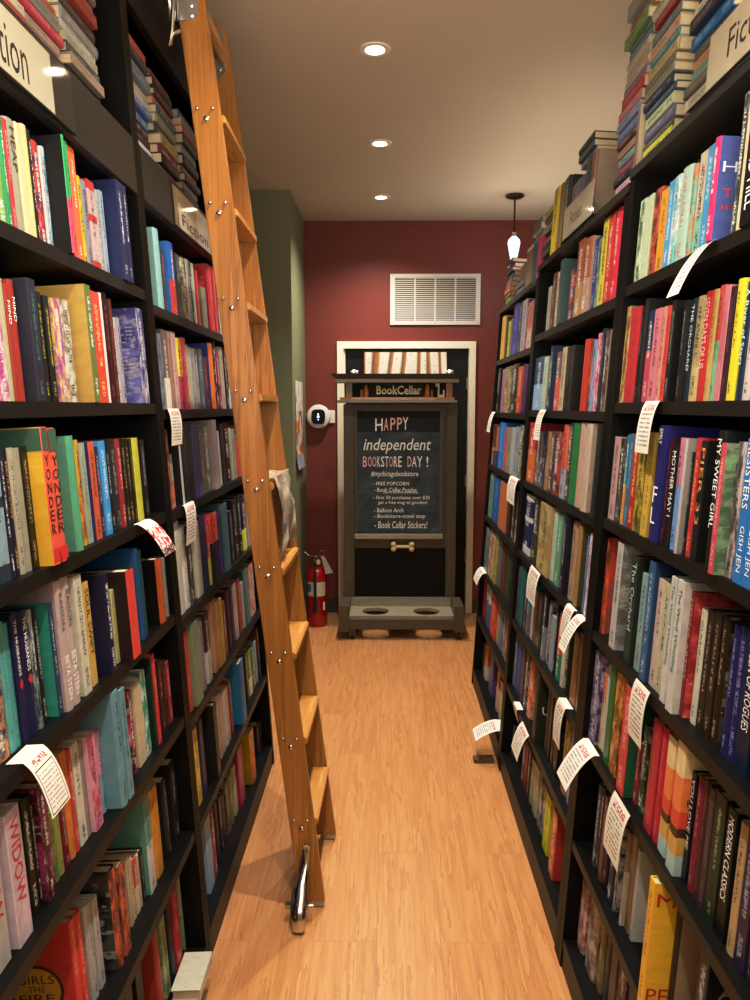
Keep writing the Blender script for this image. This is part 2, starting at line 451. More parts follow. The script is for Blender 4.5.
def struct(o): o['kind'] = 'structure'; return o
_cache = {}
def text_verts(s, shear=0.0, bold=0.0):
    """filled text mesh in its own xy plane, normalised box starting at 0"""
    key = (s, shear, bold)
    if key not in _cache:
        cu = bpy.data.curves.new('lettering', 'FONT'); cu.body = s; cu.resolution_u = 2; cu.shear = shear; cu.offset = bold
        o = bpy.data.objects.new('lettering', cu); C.objects.link(o)
        dg = bpy.context.evaluated_depsgraph_get(); dg.update()
        me = bpy.data.meshes.new_from_object(o.evaluated_get(dg))
        vs = [v.co.copy() for v in me.vertices]; fs = [tuple(p.vertices) for p in me.polygons]
        bpy.data.objects.remove(o); bpy.data.curves.remove(cu); bpy.data.meshes.remove(me)
        _cache[key] = (vs, fs)
    return _cache[key]
def text_obj(name, s, origin, ax, ay, w, h, mat, parent=None, shear=0.0, bold=0.0, lift=0.0):
    """text stretched into the box origin..origin+ax*w+ay*h, facing ax x ay"""
    vs, fs = text_verts(s, shear, bold)
    x0 = min(v.x for v in vs); x1 = max(v.x for v in vs); y0 = min(v.y for v in vs); y1 = max(v.y for v in vs)
    bm = bmesh.new(); o = Vector(origin); ax = Vector(ax); ay = Vector(ay); n = ax.cross(ay)
    sx, sy = w/(x1-x0), h/(y1-y0)
    V = [bm.verts.new(o+ax*(v.x-x0)*sx+ay*(v.y-y0)*sy+n*lift) for v in vs]
    for f in fs:
        try: bm.faces.new([V[i] for i in f])
        except ValueError: pass
    bmesh.ops.translate(bm, verts=bm.verts[:], vec=-o)
    me = bpy.data.meshes.new(name); bm.to_mesh(me); bm.free(); me.materials.append(mat)
    ob = bpy.data.objects.new(name, me); C.objects.link(ob)
    if parent is not None: ob.parent = parent; ob.location = o-wloc(parent)
    else: ob.location = o
    return ob

# ================================================================== SETTING
YW = 5.82; CZ = 3.0; XL, XR, YB = -1.02, 1.75, -1.6
def slab(name, b, mat): return struct(box(name, b, mat))
slab('floor', (XL-.1, XR+.1, YB-.1, YW+.1, -.1, 0), M['floor'])
slab('ceiling', (XL-.1, XR+.1, YB-.1, YW+.1, CZ, CZ+.1), M['ceiling'])
# far wall with a doorway opening
DX0, DX1, DZ = -.324, .632, 2.060
bm = bmesh.new()
add_box(bm, XL-.1, DX0, YW, YW+.1, 0, CZ); add_box(bm, DX1, XR+.1, YW, YW+.1, 0, CZ); add_box(bm, DX0, DX1, YW, YW+.1, DZ, CZ)
struct(obj('wall_back', bm, M['red_wall']))
slab('wall_left', (XL-.1, XL, YB, YW, 0, CZ), M['green_wall'])
slab('wall_right', (XR, XR+.1, YB, YW, 0, CZ), M['beige_wall'])
slab('wall_front', (XL, XR, YB-.1, YB, 0, CZ), M['beige_wall'])
slab('wall_left_return', (XL, -.618, 5.01, YW, 0, CZ), M['green_wall'])
slab('baseboard_back', (-.617, -.385, YW-.014, YW, 0, .115), M['dark_grey'])
slab('baseboard_right', (.69, XR, YW-.014, YW, 0, .115), M['dark_grey'])
# door and trim
d = struct(box('door_1', (DX0+.004, DX1-.004, YW+.03, YW+.07, .005, DZ-.004), M['door_black']))
for z in (.45, 1.05, 1.80):
    bm = bmesh.new(); add_cyl(bm, (DX1-.012, YW+.024, z-.045), (DX1-.012, YW+.024, z+.045), .007, n=10)
    obj('hinge', bm, M['steel'], d)
bm = bmesh.new()
T = .050
add_box(bm, DX0-T, DX0, YW-.022, YW, 0, DZ+.054); add_box(bm, DX1, DX1+T, YW-.022, YW, 0, DZ+.054)
add_box(bm, DX0, DX1, YW-.022, YW, DZ, DZ+.054)
add_box(bm, DX0, DX0+.012, YW, YW+.03, 0, DZ); add_box(bm, DX1-.003, DX1, YW, YW+.03, 0, DZ)
struct(obj('trim_1', bm, M['cream'], bevel=.003))

# ------------------------------------------------------------------ downlights and pendant
lampname = ['nearest the camera of the three', 'middle one of the three', 'nearest the red wall of the three']
for (px, py), nm in zip(((375, 49), (380, 143), (381, 197)), lampname):
    r = ray(px, py); t_ = (CZ-H)/r.z; p = Vector((0, 0, H))+r*t_
    t = thing('ceiling_light', f'small round recessed downlight, {nm} in the ceiling row', 'ceiling light', (p.x, p.y, CZ), 'recessed downlights')
    bm = bmesh.new()
    prof = [(.036, -.0015), (.040, -.006), (.058, -.005), (.062, -.0005)]
    for a, b in zip(prof, prof[1:]):
        pass
    rings = []
    for rr, h in prof:
        rings.append([bm.verts.new((p.x+rr*math.cos(2*PI*i/28), p.y+rr*math.sin(2*PI*i/28), CZ+h)) for i in range(28)])
    for a, b in zip(rings, rings[1:]):
        for i in range(28): bm.faces.new((a[i], a[(i+1) % 28], b[(i+1) % 28], b[i]))
    obj('trim_ring', bm, M['white'], t, smooth=True)
    bm = bmesh.new(); add_lathe(bm, [(.034, -.0015), (.034, -.003), (.012, -.008)], (p.x, p.y, CZ), 24)
    obj('bulb', bm, M['lamp_glow'], t)
r = ray(515, 195); t_ = (CZ-H)/r.z; p = Vector((0, 0, H))+r*t_
t = thing('pendant_lamp', 'small pendant lamp with pale glowing glass cone hanging beside the red wall', 'pendant lamp', (p.x, p.y, CZ))
bm = bmesh.new(); add_lathe(bm, [(.060, -.001), (.060, -.012), (.045, -.020), (.010, -.024)], p, 28); obj('canopy', bm, M['bronze'], t, smooth=True)
bm = bmesh.new(); add_cyl(bm, p+Vector((0, 0, -.02)), p+Vector((0, 0, -.24)), .006, n=10); obj('stem', bm, M['bronze'], t)
bm = bmesh.new(); add_lathe(bm, [(.010, -.235), (.016, -.24), (.018, -.262), (.012, -.266)], p, 16); obj('socket', bm, M['chrome'], t, smooth=True)
bm = bmesh.new(); add_lathe(bm, [(.014, -.26), (.038, -.285), (.042, -.305), (.034, -.35), (.022, -.41), (.006, -.43)], p, 24); obj('lamp_shade', bm, M['pendant_glow'], t, smooth=True)

# ------------------------------------------------------------------ air vent
t = thing('air_vent', 'white louvred return air vent high on the red wall', 'vent', (.37, YW, 2.24))
vx0, vx1, vz0, vz1 = .030, .709, 2.238, 2.612
box('backing', (vx0+.02, vx1-.02, YW-.004, YW-.001, vz0+.02, vz1-.02), M['vent_dark'], t)
bm = bmesh.new(); fw = .036
add_box(bm, vx0, vx0+fw, YW-.016, YW-.001, vz0, vz1); add_box(bm, vx1-fw, vx1, YW-.016, YW-.001, vz0, vz1)
add_box(bm, vx0+fw, vx1-fw, YW-.016, YW-.001, vz0, vz0+fw*.8); add_box(bm, vx0+fw, vx1-fw, YW-.016, YW-.001, vz1-fw*.8, vz1)
for k in (1, 2, 3):
    x = vx0+fw+(vx1-vx0-2*fw)*k/4; add_box(bm, x-.006, x+.006, YW-.015, YW-.003, vz0+fw*.8, vz1-fw*.8)
obj('frame', bm, M['vent_white'], t)
nl = 22
bm = bmesh.new()
for k in range(nl):
    z = vz0+fw*.8+.008+(vz1-vz0-1.6*fw-.014)*k/(nl-1)
    add_hexa(bm, [(vx0+fw, YW-.013, z-.0045), (vx0+fw, YW-.013, z-.003), (vx0+fw, YW-.005, z+.003), (vx0+fw, YW-.005, z+.0045),
                  (vx1-fw, YW-.013, z-.0045), (vx1-fw, YW-.013, z-.003), (vx1-fw, YW-.005, z+.003), (vx1-fw, YW-.005, z+.0045)])
obj('louvre_panel', bm, M['vent_white'], t)
for x in (vx0+.018, vx1-.018, (vx0+vx1)/2):
    for z in (vz0+.014, vz1-.014):
        bm = bmesh.new(); add_cyl(bm, (x, YW-.018, z), (x, YW-.015, z), .005, n=10); obj('screw', bm, M['steel'], t)

# ------------------------------------------------------------------ wall device
c = Vector((-.517, YW, 1.546))
t = thing('wall_camera', 'white rounded wall device with black lens face and small blue lights', 'security device', c)
box('mount_plate', (c.x+.03, c.x+.125, YW-.014, YW-.001, c.z-.05, c.z+.05), M['white'], t, bevel=.004)
bm = bmesh.new(); add_lathe(bm, [(.05, 0), (.088, -.012), (.093, -.03), (.086, -.05), (.066, -.06)], (c.x, c.y-.002, c.z), 36, 'Y'); obj('housing', bm, M['white'], t, smooth=True)
bm = bmesh.new(); sq = []
for i in range(36):
    a = 2*PI*i/36; ca_, sa_ = math.cos(a), math.sin(a)
    sq.append((c.x+.052*math.copysign(abs(ca_)**.55, ca_), c.z+.056*math.copysign(abs(sa_)**.55, sa_)))
A = [bm.verts.new((x, YW-.0625, z)) for x, z in sq]; B = [bm.verts.new((x, YW-.066, z)) for x, z in sq]
bm.faces.new(A); bm.faces.new(B[::-1])
for i in range(36): bm.faces.new((A[i], A[(i+1) % 36], B[(i+1) % 36], B[i]))
obj('lens_face', bm, M['lens_black'], t)
for dz, rr in ((.020, .006), (0, .010), (-.022, .005)):
    bm = bmesh.new(); add_cyl(bm, (c.x, YW-.0675, c.z+dz), (c.x, YW-.0663, c.z+dz), rr, n=12); obj('indicator_light', bm, M['led'], t)

# ------------------------------------------------------------------ poster on the green return
bm = bmesh.new()
ny, nz = 10, 14
g = []
for j in range(nz+1):
    z = 1.19+.61*j/nz
    g.append([])
    for i in range(ny+1):
        y = 5.15+.43*i/ny
        curl = .028*max(0, (1-j/3.0))*(.4+.6*math.sin(i*.9+.5)**2) if j < 3 else 0
        g[-1].append(bm.verts.new((-.6155+curl, y-(.03*(1-j/3.0) if j < 3 and i > 6 else 0), z)))
for j in range(nz):
    for i in range(ny): bm.faces.new((g[j][i], g[j][i+1], g[j+1][i+1], g[j+1][i]))
tag(obj('art_poster', bm, M['poster'], smooth=True), 'tall white poster with orange artwork and curling blue lower edge on green wall', 'poster')

# ------------------------------------------------------------------ fire extinguisher
ex, ey = -.512, 5.47
t = thing('fire_extinguisher', 'red fire extinguisher with hose and tag standing on the floor below the device', 'fire extinguisher', (ex, ey, 0))
bm = bmesh.new(); add_lathe(bm, [(.070, 0), (.076, .008), (.076, .38), (.070, .41), (.045, .44), (.022, .452), (.022, .462)], (ex, ey, 0), 32); obj('cylinder_body', bm, M['ext_red'], t, smooth=True)
bm = bmesh.new()
for z0, z1, m_ in ((.235, .34, 0),):
    n = 14; A = []; B = []
    for i in range(n+1):
        a = -PI/2-1.0+2.0*i/n
        A.append(bm.verts.new((ex+.0768*math.cos(a), ey+.0768*math.sin(a), z0))); B.append(bm.verts.new((ex+.0768*math.cos(a), ey+.0768*math.sin(a), z1)))
    for i in range(n): bm.faces.new((A[i], A[i+1], B[i+1], B[i]))
lb = obj('paper_label', bm, simple('label_paper', hx('cfc9b4'), 0.5, var=0.35, scale=70), t, smooth=True)
bm = bmesh.new(); A = []; B = []
for i in range(5):
    a = -PI/2-1.0+.5*i/4
    A.append(bm.verts.new((ex+.0772*math.cos(a), ey+.0772*math.sin(a), .265))); B.append(bm.verts.new((ex+.0772*math.cos(a), ey+.0772*math.sin(a), .325)))
for i in range(4): bm.faces.new((A[i], A[i+1], B[i+1], B[i]))
obj('blue_sticker', bm, simple('sticker_blue', hx('2c6f96'), .5), t)
box('inspection_sticker', (ex+.050, ex+.064, ey-.0665, ey-.062, .13, .19), M['white'], t)
bm = bmesh.new(); add_cyl(bm, (ex, ey, .46), (ex, ey, .505), .020, .016, n=14); add_box(bm, ex-.016, ex+.016, ey-.03, ey+.03, .49, .51); obj('valve', bm, M['steel'], t)
bm = bmesh.new()
add_hexa(bm, [(ex-.010, ey-.09, .505), (ex-.010, ey-.09, .510), (ex-.010, ey+.02, .515), (ex-.010, ey+.02, .522), (ex+.010, ey-.09, .505), (ex+.010, ey-.09, .510), (ex+.010, ey+.02, .515), (ex+.010, ey+.02, .522)])
add_tube(bm, [(ex-.09, ey-.02, .56), (ex-.055, ey-.02, .53), (ex-.01, ey, .52), (ex, ey, .518)], .005, 8)
obj('lever', bm, M['steel'], t)
bm = bmesh.new(); bmesh.ops.create_cone(bm, segments=18, radius1=.018, radius2=.018, depth=.012, cap_ends=True, matrix=Matrix.Translation((ex+.012, ey-.036, .485)) @ Matrix.Rotation(PI/2, 4, 'X')); obj('gauge', bm, M['white'], t)
bm = bmesh.new()
ring = [(ex+.038+.022*math.cos(a), ey-.01, .545+.022*math.sin(a)) for a in [2*PI*i/14 for i in range(15)]]
add_tube(bm, ring, .0022, 6); obj('pull_ring', bm, M['steel'], t)
bm = bmesh.new(); add_tube(bm, [(ex-.005, ey-.02, .475), (ex-.004, ey-.06, .465), (ex-.004, ey-.095, .42), (ex-.004, ey-.098, .34), (ex-.005, ey-.094, .20)], .010, 10)
add_cyl(bm, (ex-.005, ey-.094, .21), (ex-.006, ey-.09, .12), .012, .018, 12); obj('hose', bm, M['rubber'], t, smooth=True)
bm = bmesh.new(); add_hexa(bm, [(ex+.035, ey-.03, .53), (ex+.035, ey-.029, .53), (ex+.058, ey-.03, .53), (ex+.058, ey-.029, .53), (ex+.07, ey-.06, .40), (ex+.07, ey-.059, .40), (ex+.125, ey-.05, .41), (ex+.125, ey-.049, .41)])
obj('inspection_tag', bm, simple('tag_paper', hx('a89f92'), .6, var=.3, scale=60), t)

# ================================================================== CHALKBOARD STAND
SY = 5.40
t = thing('chalkboard_stand', 'tall brown wooden wheeled display stand with chalkboard and shop name shelf', 'display stand', (.1, 5.25, 0))
px0, px1 = -.303, .508
for a, b in ((px0, px0+.075), (px1-.072, px1)):
    box('post', (a, b, SY-.02, SY+.05, .16, 1.642), M['stand'], t, bevel=.004)
fr = box('board_frame', (-.228, .437, SY+.012, SY+.04, .60, 1.64), M['stand'], t)
cb = box('chalkboard', (-.206, .386, SY-.004, SY+.011, .712, 1.592), M['chalkboard'], t)
# frame bead and chalk ledge
bm = bmesh.new()
add_box(bm, -.226, -.206, SY-.014, SY+.012, .70, 1.612); add_box(bm, .386, .412, SY-.014, SY+.012, .70, 1.612); add_box(bm, -.206, .386, SY-.014, SY+.012, 1.592, 1.612)
obj('frame_moulding', bm, M['stand'], t, bevel=.002)
box('chalk_ledge', (-.226, .412, SY-.05, SY+.012, .672, .706), M['stand_light'], t, bevel=.003)
box('lower_panel', (-.228, .437, SY+.005, SY+.03, .17, .602), M['panel_black'], t)
box('cross_rail', (-.228, .437, SY-.01, SY+.03, .60, .67), M['stand'], t)
# bone handle
bm = bmesh.new(); bz = .615; bx = .122
add_cyl(bm, (bx-.055, SY-.035, bz), (bx+.055, SY-.035, bz), .012, n=12)
for sx in (-1, 1):
    for sz in (-1, 1): bmesh.ops.create_icosphere(bm, subdivisions=2, radius=.021, matrix=Matrix.Translation((bx+sx*.066, SY-.033, bz+sz*.017)))
obj('bone_handle', bm, M['bone'], t, smooth=True)['label'] = 'cream bone-shaped handle'
# base
for a, b in ((-.327, -.256), (.478, .545)):
    bm = bmesh.new(); add_hexa(bm, [(a, 5.085, .06), (a, 5.085, .245), (a, 5.40, .06), (a, 5.40, .235), (b, 5.085, .06), (b, 5.085, .245), (b, 5.40, .06), (b, 5.40, .235)])
    obj('side_rail', bm, M['stand'], t, bevel=.003)
# bowl board with two round holes
bm = bmesh.new()
by0, by1 = 5.121, 5.375
hr = .093
def holed(bm, z):
    outer = []
    return outer
def board_with_holes(x0, x1, y0, y1, z0, z1, holes, n=32):
    bm = bmesh.new()
    xm = (holes[0][0]+holes[1][0])/2
    for (hx_, hy, r_), (a, b) in zip(holes, ((x0, xm), (xm, x1))):
        for zz in (z0, z1):
            inner = []; outer = []
            for i in range(n):
                an = 2*PI*i/n; cx, cy = math.cos(an), math.sin(an)
                inner.append(bm.verts.new((hx_+r_*cx, hy+r_*cy, zz)))
                tx = ((b-hx_)/cx if cx > 1e-9 else (a-hx_)/cx if cx < -1e-9 else 1e9); ty = ((y1-hy)/cy if cy > 1e-9 else (y0-hy)/cy if cy < -1e-9 else 1e9)
                k = min(tx, ty); outer.append(bm.verts.new((hx_+k*cx, hy+k*cy, zz)))
            for i in range(n): bm.faces.new((inner[i], inner[(i+1) % n], outer[(i+1) % n], outer[i]))
            if zz == z0: low = inner
            else:
                for i in range(n): bm.faces.new((low[i], low[(i+1) % n], inner[(i+1) % n], inner[i]))
        # corners lost by the ray fan are filled by thin strips
    add_box(bm, x0, x1, y0-.001, y0, z0, z1); add_box(bm, x0, x1, y1, y1+.001, z0, z1)
    return bm
bmh = board_with_holes(-.255, .477, by0, by1, .145, .168, [(-.072, 5.245, hr), (.293, 5.245, hr)], n=96)
obj('bowl_board', bmh, M['stand_light'], t)['label'] = 'grey board with two round bowl holes'
box('front_apron', (-.256, .478, 5.10, 5.119, .075, .146), M['stand'], t, bevel=.002)
box('back_step', (-.256, .478, 5.376, 5.398, .145, .235), M['stand_light'], t, bevel=.003)
for x, y in ((-.235, 5.13), (.515, 5.13), (-.235, 5.43), (.515, 5.43)):
    bm = bmesh.new(); add_lathe(bm, [(.024, -.012), (.030, -.009), (.030, .009), (.024, .012)], (x, y, .030), 20, 'X'); w_ = obj('caster_wheel', bm, M['rubber'], t, smooth=True)
    bm = bmesh.new(); add_box(bm, x-.016, x+.016, y-.012, y+.012, .0595, .063); add_box(bm, x-.017, x-.0135, y-.010, y+.010, .025, .06); add_box(bm, x+.0135, x+.017, y-.010, y+.010, .025, .06); obj('caster_fork', bm, M['steel'], w_)
# upper shelf
box('display_ledge', (-.343, .498, SY-.10, SY+.08, 1.649, 1.668), M['stand_light'], t, bevel=.003)
box('ledge_top', (-.325, .480, SY-.085, SY+.075, 1.668, 1.688), M['shelf_wood'], t, bevel=.002)  # warm light on the ledge is painted in as orange wood
box('shelf_back', (-.30, .475, SY+.075, SY+.09, 1.66, 1.80), M['panel_black'], t)
for a, b in ((-.286, -.240), (.425, .468)): box('shelf_block', (a, b, SY-.03, SY+.06, 1.6885, 1.789), M['stand_light'] if a < 0 else M['shelf_wood'], t, bevel=.002)
bm = bmesh.new(); add_box(bm, -.356, .510, SY-.10, SY+.11, 1.789, 1.815); obj('lower_cornice', bm, M['stand_light'], t, bevel=.004)
bm = bmesh.new(); add_hexa(bm, [(-.356, SY-.10, 1.816), (-.384, SY-.125, 1.85), (-.356, SY+.11, 1.816), (-.384, SY+.13, 1.85), (.510, SY-.10, 1.816), (.525, SY-.125, 1.85), (.510, SY+.11, 1.816), (.525, SY+.13, 1.85)])
obj('upper_cornice', bm, M['stand_dark'], t, bevel=.003)
# things on that shelf
nb = thing('name_block', 'small black name block with cream lettering on the stand shelf', 'sign', (.075, SY-.03, 1.6885))
box('block', (-.118, .268, SY-.035, SY-.005, 1.6885, 1.7885), M['panel_black'], nb)
text_obj('lettering', 'BookCellar', (-.068, SY-.036, 1.708), (1, 0, 0), (0, 0, 1), .318, .062, M['ink_cream'], nb, bold=.022)
pg = [(-.172, .058, .011, 'short pointed wooden peg, farthest left of the stand shelf pegs'), (-.118-.022, .09, .019, 'tall rounded wooden peg just left of the black name block'), (.292, .098, .019, 'tall rounded wooden peg just right of the black name block'), (.325, .058, .009, 'short wooden peg between the tall right peg and white card')]
for x, h, r_, lab in pg:
    bm = bmesh.new(); add_lathe(bm, [(r_*.9, 0), (r_, .006), (r_, h*.6), (r_*.8, h*.85), (r_*.3, h*.98)], (x, SY-.02, 1.6885), 18)
    tag(obj('wooden_peg', bm, M['shelf_wood'], smooth=True), lab, 'peg', 'wooden pegs on the stand shelf')
bm = bmesh.new(); add_box(bm, .366, .378, SY-.03, SY-.02, 1.6885, 1.786); add_box(bm, .378, .402, SY-.03, SY-.02, 1.6885, 1.706); add_box(bm, .402, .414, SY-.03, SY-.02, 1.6885, 1.74); add_box(bm, .350, .366, SY-.03, SY-.02, 1.764, 1.786)
tag(obj('shelf_ornament', bm, M['white']), 'small white cut-out figure at the right end of the stand shelf', 'ornament')
bp = thing('birch_picture', 'wide unframed picture of pale birch trunks standing on top of stand', 'picture', (.137, SY, 1.8505))
box('canvas', (-.157, .432, SY+.02, SY+.045, 1.8505, 2.006), M['birch'], bp, bevel=.002)
for x, lab in ((-.222, 'small white crumpled lump at left end of the stand top'), (.452, 'small white crumpled lump at right end of the stand top')):
    bm = bmesh.new(); bmesh.ops.create_icosphere(bm, subdivisions=3, radius=.026)
    for v in bm.verts:
        v.co *= 1+.25*math.sin(v.co.x*200)*math.cos(v.co.z*170+v.co.y*90); v.co.z = max(v.co.z*.75, -.012)
    bmesh.ops.translate(bm, verts=bm.verts[:], vec=(x, SY-.02, 1.8505+.012))
    tag(obj('white_ornament', bm, M['white'], smooth=True), lab, 'ornament')
# chalk lettering, boxes measured on the board
def chalk(s, x0, x1, y0, y1, mat='chalk_white', shear=0.0):
    a = on_y(350+x0/7.14, 400+y1/7.14, SY-.005); b = on_y(350+x1/7.14, 400+y0/7.14, SY-.005)
    text_obj('chalk_lettering', s, (a.x, SY-.0055, a.z), (1, 0, 0), (0, 0, 1), b.x-a.x, b.z-a.z, M[mat], cb, shear, .008)
for s, a, b, mt in (('H', 180, 234, 0), ('A', 242, 275, 1), ('P', 288, 325, 1), ('P', 336, 372, 1), ('Y', 376, 416, 0)):
    chalk(s, a, b, 132+(180-a)*.05, 222+(180-a)*.05, 'chalk_pink' if mt else 'chalk_white')
chalk('independent', 95, 580, 275, 385, shear=.25)
for s, a, b, mt in (('B', 92, 122, 1), ('O', 128, 156, 1), ('O', 160, 188, 1), ('K', 194, 216, 0), ('S', 220, 246, 0), ('T', 250, 276, 0), ('O', 280, 306, 1), ('R', 312, 338, 0), ('E', 344, 370, 0), ('D', 410, 440, 1), ('A', 442, 476, 0), ('Y', 478, 518, 0), ('!', 545, 560, 0)):
    chalk(s, a, b, 402, 478, 'chalk_pink' if mt else 'chalk_white')
for s, a, b, y0, y1 in (('#mychicagobookstore', 150, 488, 507, 556), ('- FREE POPCORN', 165, 422, 584, 610), ('- Book Cellar Puzzles', 170, 476, 626, 656), ('(due to our 20th anniversary)', 240, 486, 650, 672),
                       ('- First 50 purchases over $30', 165, 570, 684, 716), ('get a free mug w/ goodies!', 200, 552, 720, 748), ('- Balloon Arch', 170, 382, 772, 802), ('- Bookstore-crawl stop', 170, 538, 815, 850), ('- Book Cellar Stickers!', 175, 552, 866, 916)):
    chalk(s, a, b, y0, y1, shear=.12)

# ================================================================== BOOKCASES
TH = .024
def boxP(bm, s, u0, u1, w0, w1, d0, d1, wb=None):
    """box in case coordinates; wb: extra w at the d1 end of the bottom"""
    e = 0 if wb is None else wb
    pts = []
    for u in (u0, u1):
        for d in (d0, d1):
            for w in (w0+(e if d == d1 else 0), w1): pts.append(P(s, u, w, d))
    add_hexa(bm, [pts[0], pts[1], pts[2], pts[3], pts[4], pts[5], pts[6], pts[7]])
CASES = {
 'LA': dict(s=-1, u0=.82, u1=2.004, t0=.026, t1=.026, sh=[1.922, 1.632, 1.345, 1.064, .773, .437, .08], top=None, bay='near left bookcase'),
 'LB': dict(s=-1, u0=2.006, u1=3.275, t0=.026, t1=.026, sh=[1.894, 1.616, 1.337, 1.028, .735, .425, .09], top=None, bay='far left bookcase'),
 'RA': dict(s=1, u0=.90, u1=2.050, t0=.036, t1=.036, sh=[1.934, 1.634, 1.326, 1.013, .71, .395, .088], top=2.232, bay='near right bookcase'),
 'RB': dict(s=1, u0=2.052, u1=3.230, t0=.036, t1=.030, sh=[1.918, 1.610, 1.313, 1.013, .707, .41, .09], top=2.203, bay='middle right bookcase'),
 'RC': dict(s=1, u0=3.232, u1=4.30, t0=.030, t1=.030, sh=[1.878, 1.594, 1.302, 1.008, .703, .418, .09], top=2.158, bay='far right bookcase'),
}
DEP = .275
case_lab = {'LA': 'tall black bookcase nearest the camera on the ladder side', 'LB': 'tall black bookcase standing behind the oak ladder',
            'RA': 'black bookcase nearest the camera opposite the ladder', 'RB': 'middle black bookcase of the three opposite the ladder',
            'RC': 'black bookcase beside the red end wall, opposite the ladder'}
FAS0, FAS1, COR0, LTOP = 2.158, 2.298, 2.655, 2.87
for k, c in CASES.items():
    s, u0, u1 = c['s'], c['u0'], c['u1']
    root = thing('bookcase', case_lab[k], 'bookcase', P(s, (u0+u1)/2, 0, 0), 'black bookcases along the aisle')
    top = c['top'] or LTOP
    tb = top-TH if c['top'] else top
    for a, t_ in ((u0, c['t0']), (u1-c['t1'], c['t1'])):
        bm = bmesh.new(); boxP(bm, s, a, a+t_, .001, tb, 0, DEP, DEP*.057); obj('side_panel', bm, M['case'], root)
    bm = bmesh.new(); boxP(bm, s, u0+c['t0'], u1-c['t1'], .02, tb, DEP-.012, DEP); obj('back_panel', bm, M['case'], root)
    a, b = u0+c['t0'], u1-c['t1']
    for i, w in enumerate(c['sh']):
        bm = bmesh.new(); boxP(bm, s, a, b, w-.027, w, .002, DEP-.012)
        o = obj('shelf', bm, [M['case'], M['case_edge']], root)
        for p in o.data.polygons:
            if p.normal.x*s < -.9: p.material_index = 1
    w = c['sh'][-1]
    bm = bmesh.new(); boxP(bm, s, a, b, .003, w-.0275, .004, .022, .001); obj('kick_board', bm, M['case_edge'], root)
    if c['top']:
        bm = bmesh.new(); boxP(bm, s, u0, u1, tb+.0003, top, -.004, DEP); obj('top_board', bm, M['fascia'], root)
    else:
        bm = bmesh.new(); boxP(bm, s, a, b, FAS1-TH, FAS1, .020, DEP-.012); obj('shelf', bm, M['case'], root)
        bm = bmesh.new(); boxP(bm, s, a, b, FAS0, FAS0+TH, .020, DEP-.012); obj('shelf', bm, M['case'], root)
        bm = bmesh.new(); boxP(bm, s, a, b, FAS0, FAS1, -.002, .0198); obj('fascia', bm, M['fascia'], root, bevel=.002)
        bm = bmesh.new(); boxP(bm, s, a, b, COR0, LTOP, 0, .02); obj('cornice', bm, M['case'], root)
        bm = bmesh.new(); boxP(bm, s, a, b, LTOP-TH, LTOP, .021, DEP-.012); obj('top_board', bm, M['case'], root)
    c['root'] = root

# ================================================================== BOOKS
ROWS = {}
def rows(case, i, x0, y0, sc, txt): ROWS.setdefault((case, i), []).append((x0, y0, sc, txt))
rows('LA', 0, 0, 100, 5, """-30 18 70 8b6 fff 3; 18 44 90 396 efe 3; 44 62 95 c34 fcc 3; 62 105 95 aa9 333 3 l _ HEAP; 105 140 120 eda _ 3 p; 140 165 125 ed9 _ 3 p; 165 181 150 222 _ 3;
181 222 205 d43 226 4 n; 222 234 235 eee _ 4; 234 264 240 2ac fff 4 n; 325 348 170 3b7 e57 .5 h 222; 352 366 200 3b7 e57 2 h 222; 366 396 225 f73 fff 2.5; 400 428 380 dc2 333 4; 430 456 405 99a 445 4; 456 490 405 dbb d33 4 b; 492 514 450 bbb 666 4; 514 532 455 abc _ 4; 600 628 380 236 fff 1 l 236; 628 648 400 236 fff 1""")
rows('LA', 1, 0, 270, 5, """-20 18 40 b49 fdd 3 n; 20 50 40 bb9 _ 3 p; 50 76 70 a32 fff 3 l _ MIND; 76 102 50 a32 fff 3 l _ MIND; 165 205 45 334 488 1.5 l 334; 207 230 110 222 cc3 3; 243 268 130 222 cc3 3; 285 322 145 a5a fd5 3 n; 322 378 150 ddc 865 3 n; 450 478 75 784 fff 1 l ca5; 478 520 110 e42 fd8 2.5; 520 532 115 eee _ 2.5 p;
535 562 115 411 955 3; 562 580 145 522 c44 3; 580 600 240 ccc 777 4; 600 622 240 aab 644 4; 700 730 195 448 ccd 1.5 n 448*""")
rows('LA', 2, 0, 415, 5, """-40 22 160 9bc 345 3 b; 25 48 160 224 fff 3; 48 72 165 223 d94 3; 72 105 165 bba 777 3; 105 135 165 aa9 _ 3 p; 135 165 160 221 ba8 3; 236 268 60 f64 222 .5 l fc2 YONDER; 268 312 65 f64 222 .5 l fc2 YONDER; 368 400 105 6b9 486 1.5 p 6a9; 400 418 125 db3 c42 3 n; 420 446 140 aba 687 3; 446 462 135 226 _ 3 p; 462 492 135 d63 224 3; 492 515 160 435 aac 3;
515 545 130 3ae eff 3; 545 565 135 222 ccc 3; 565 598 125 333 999 3; 600 622 120 a23 fbb 3; 622 642 120 221 b96 3; 642 661 120 221 b96 3; 661 678 120 221 b96 3; 680 712 115 cc4 774 2.5 p; 715 736 125 222 aaa 3""")
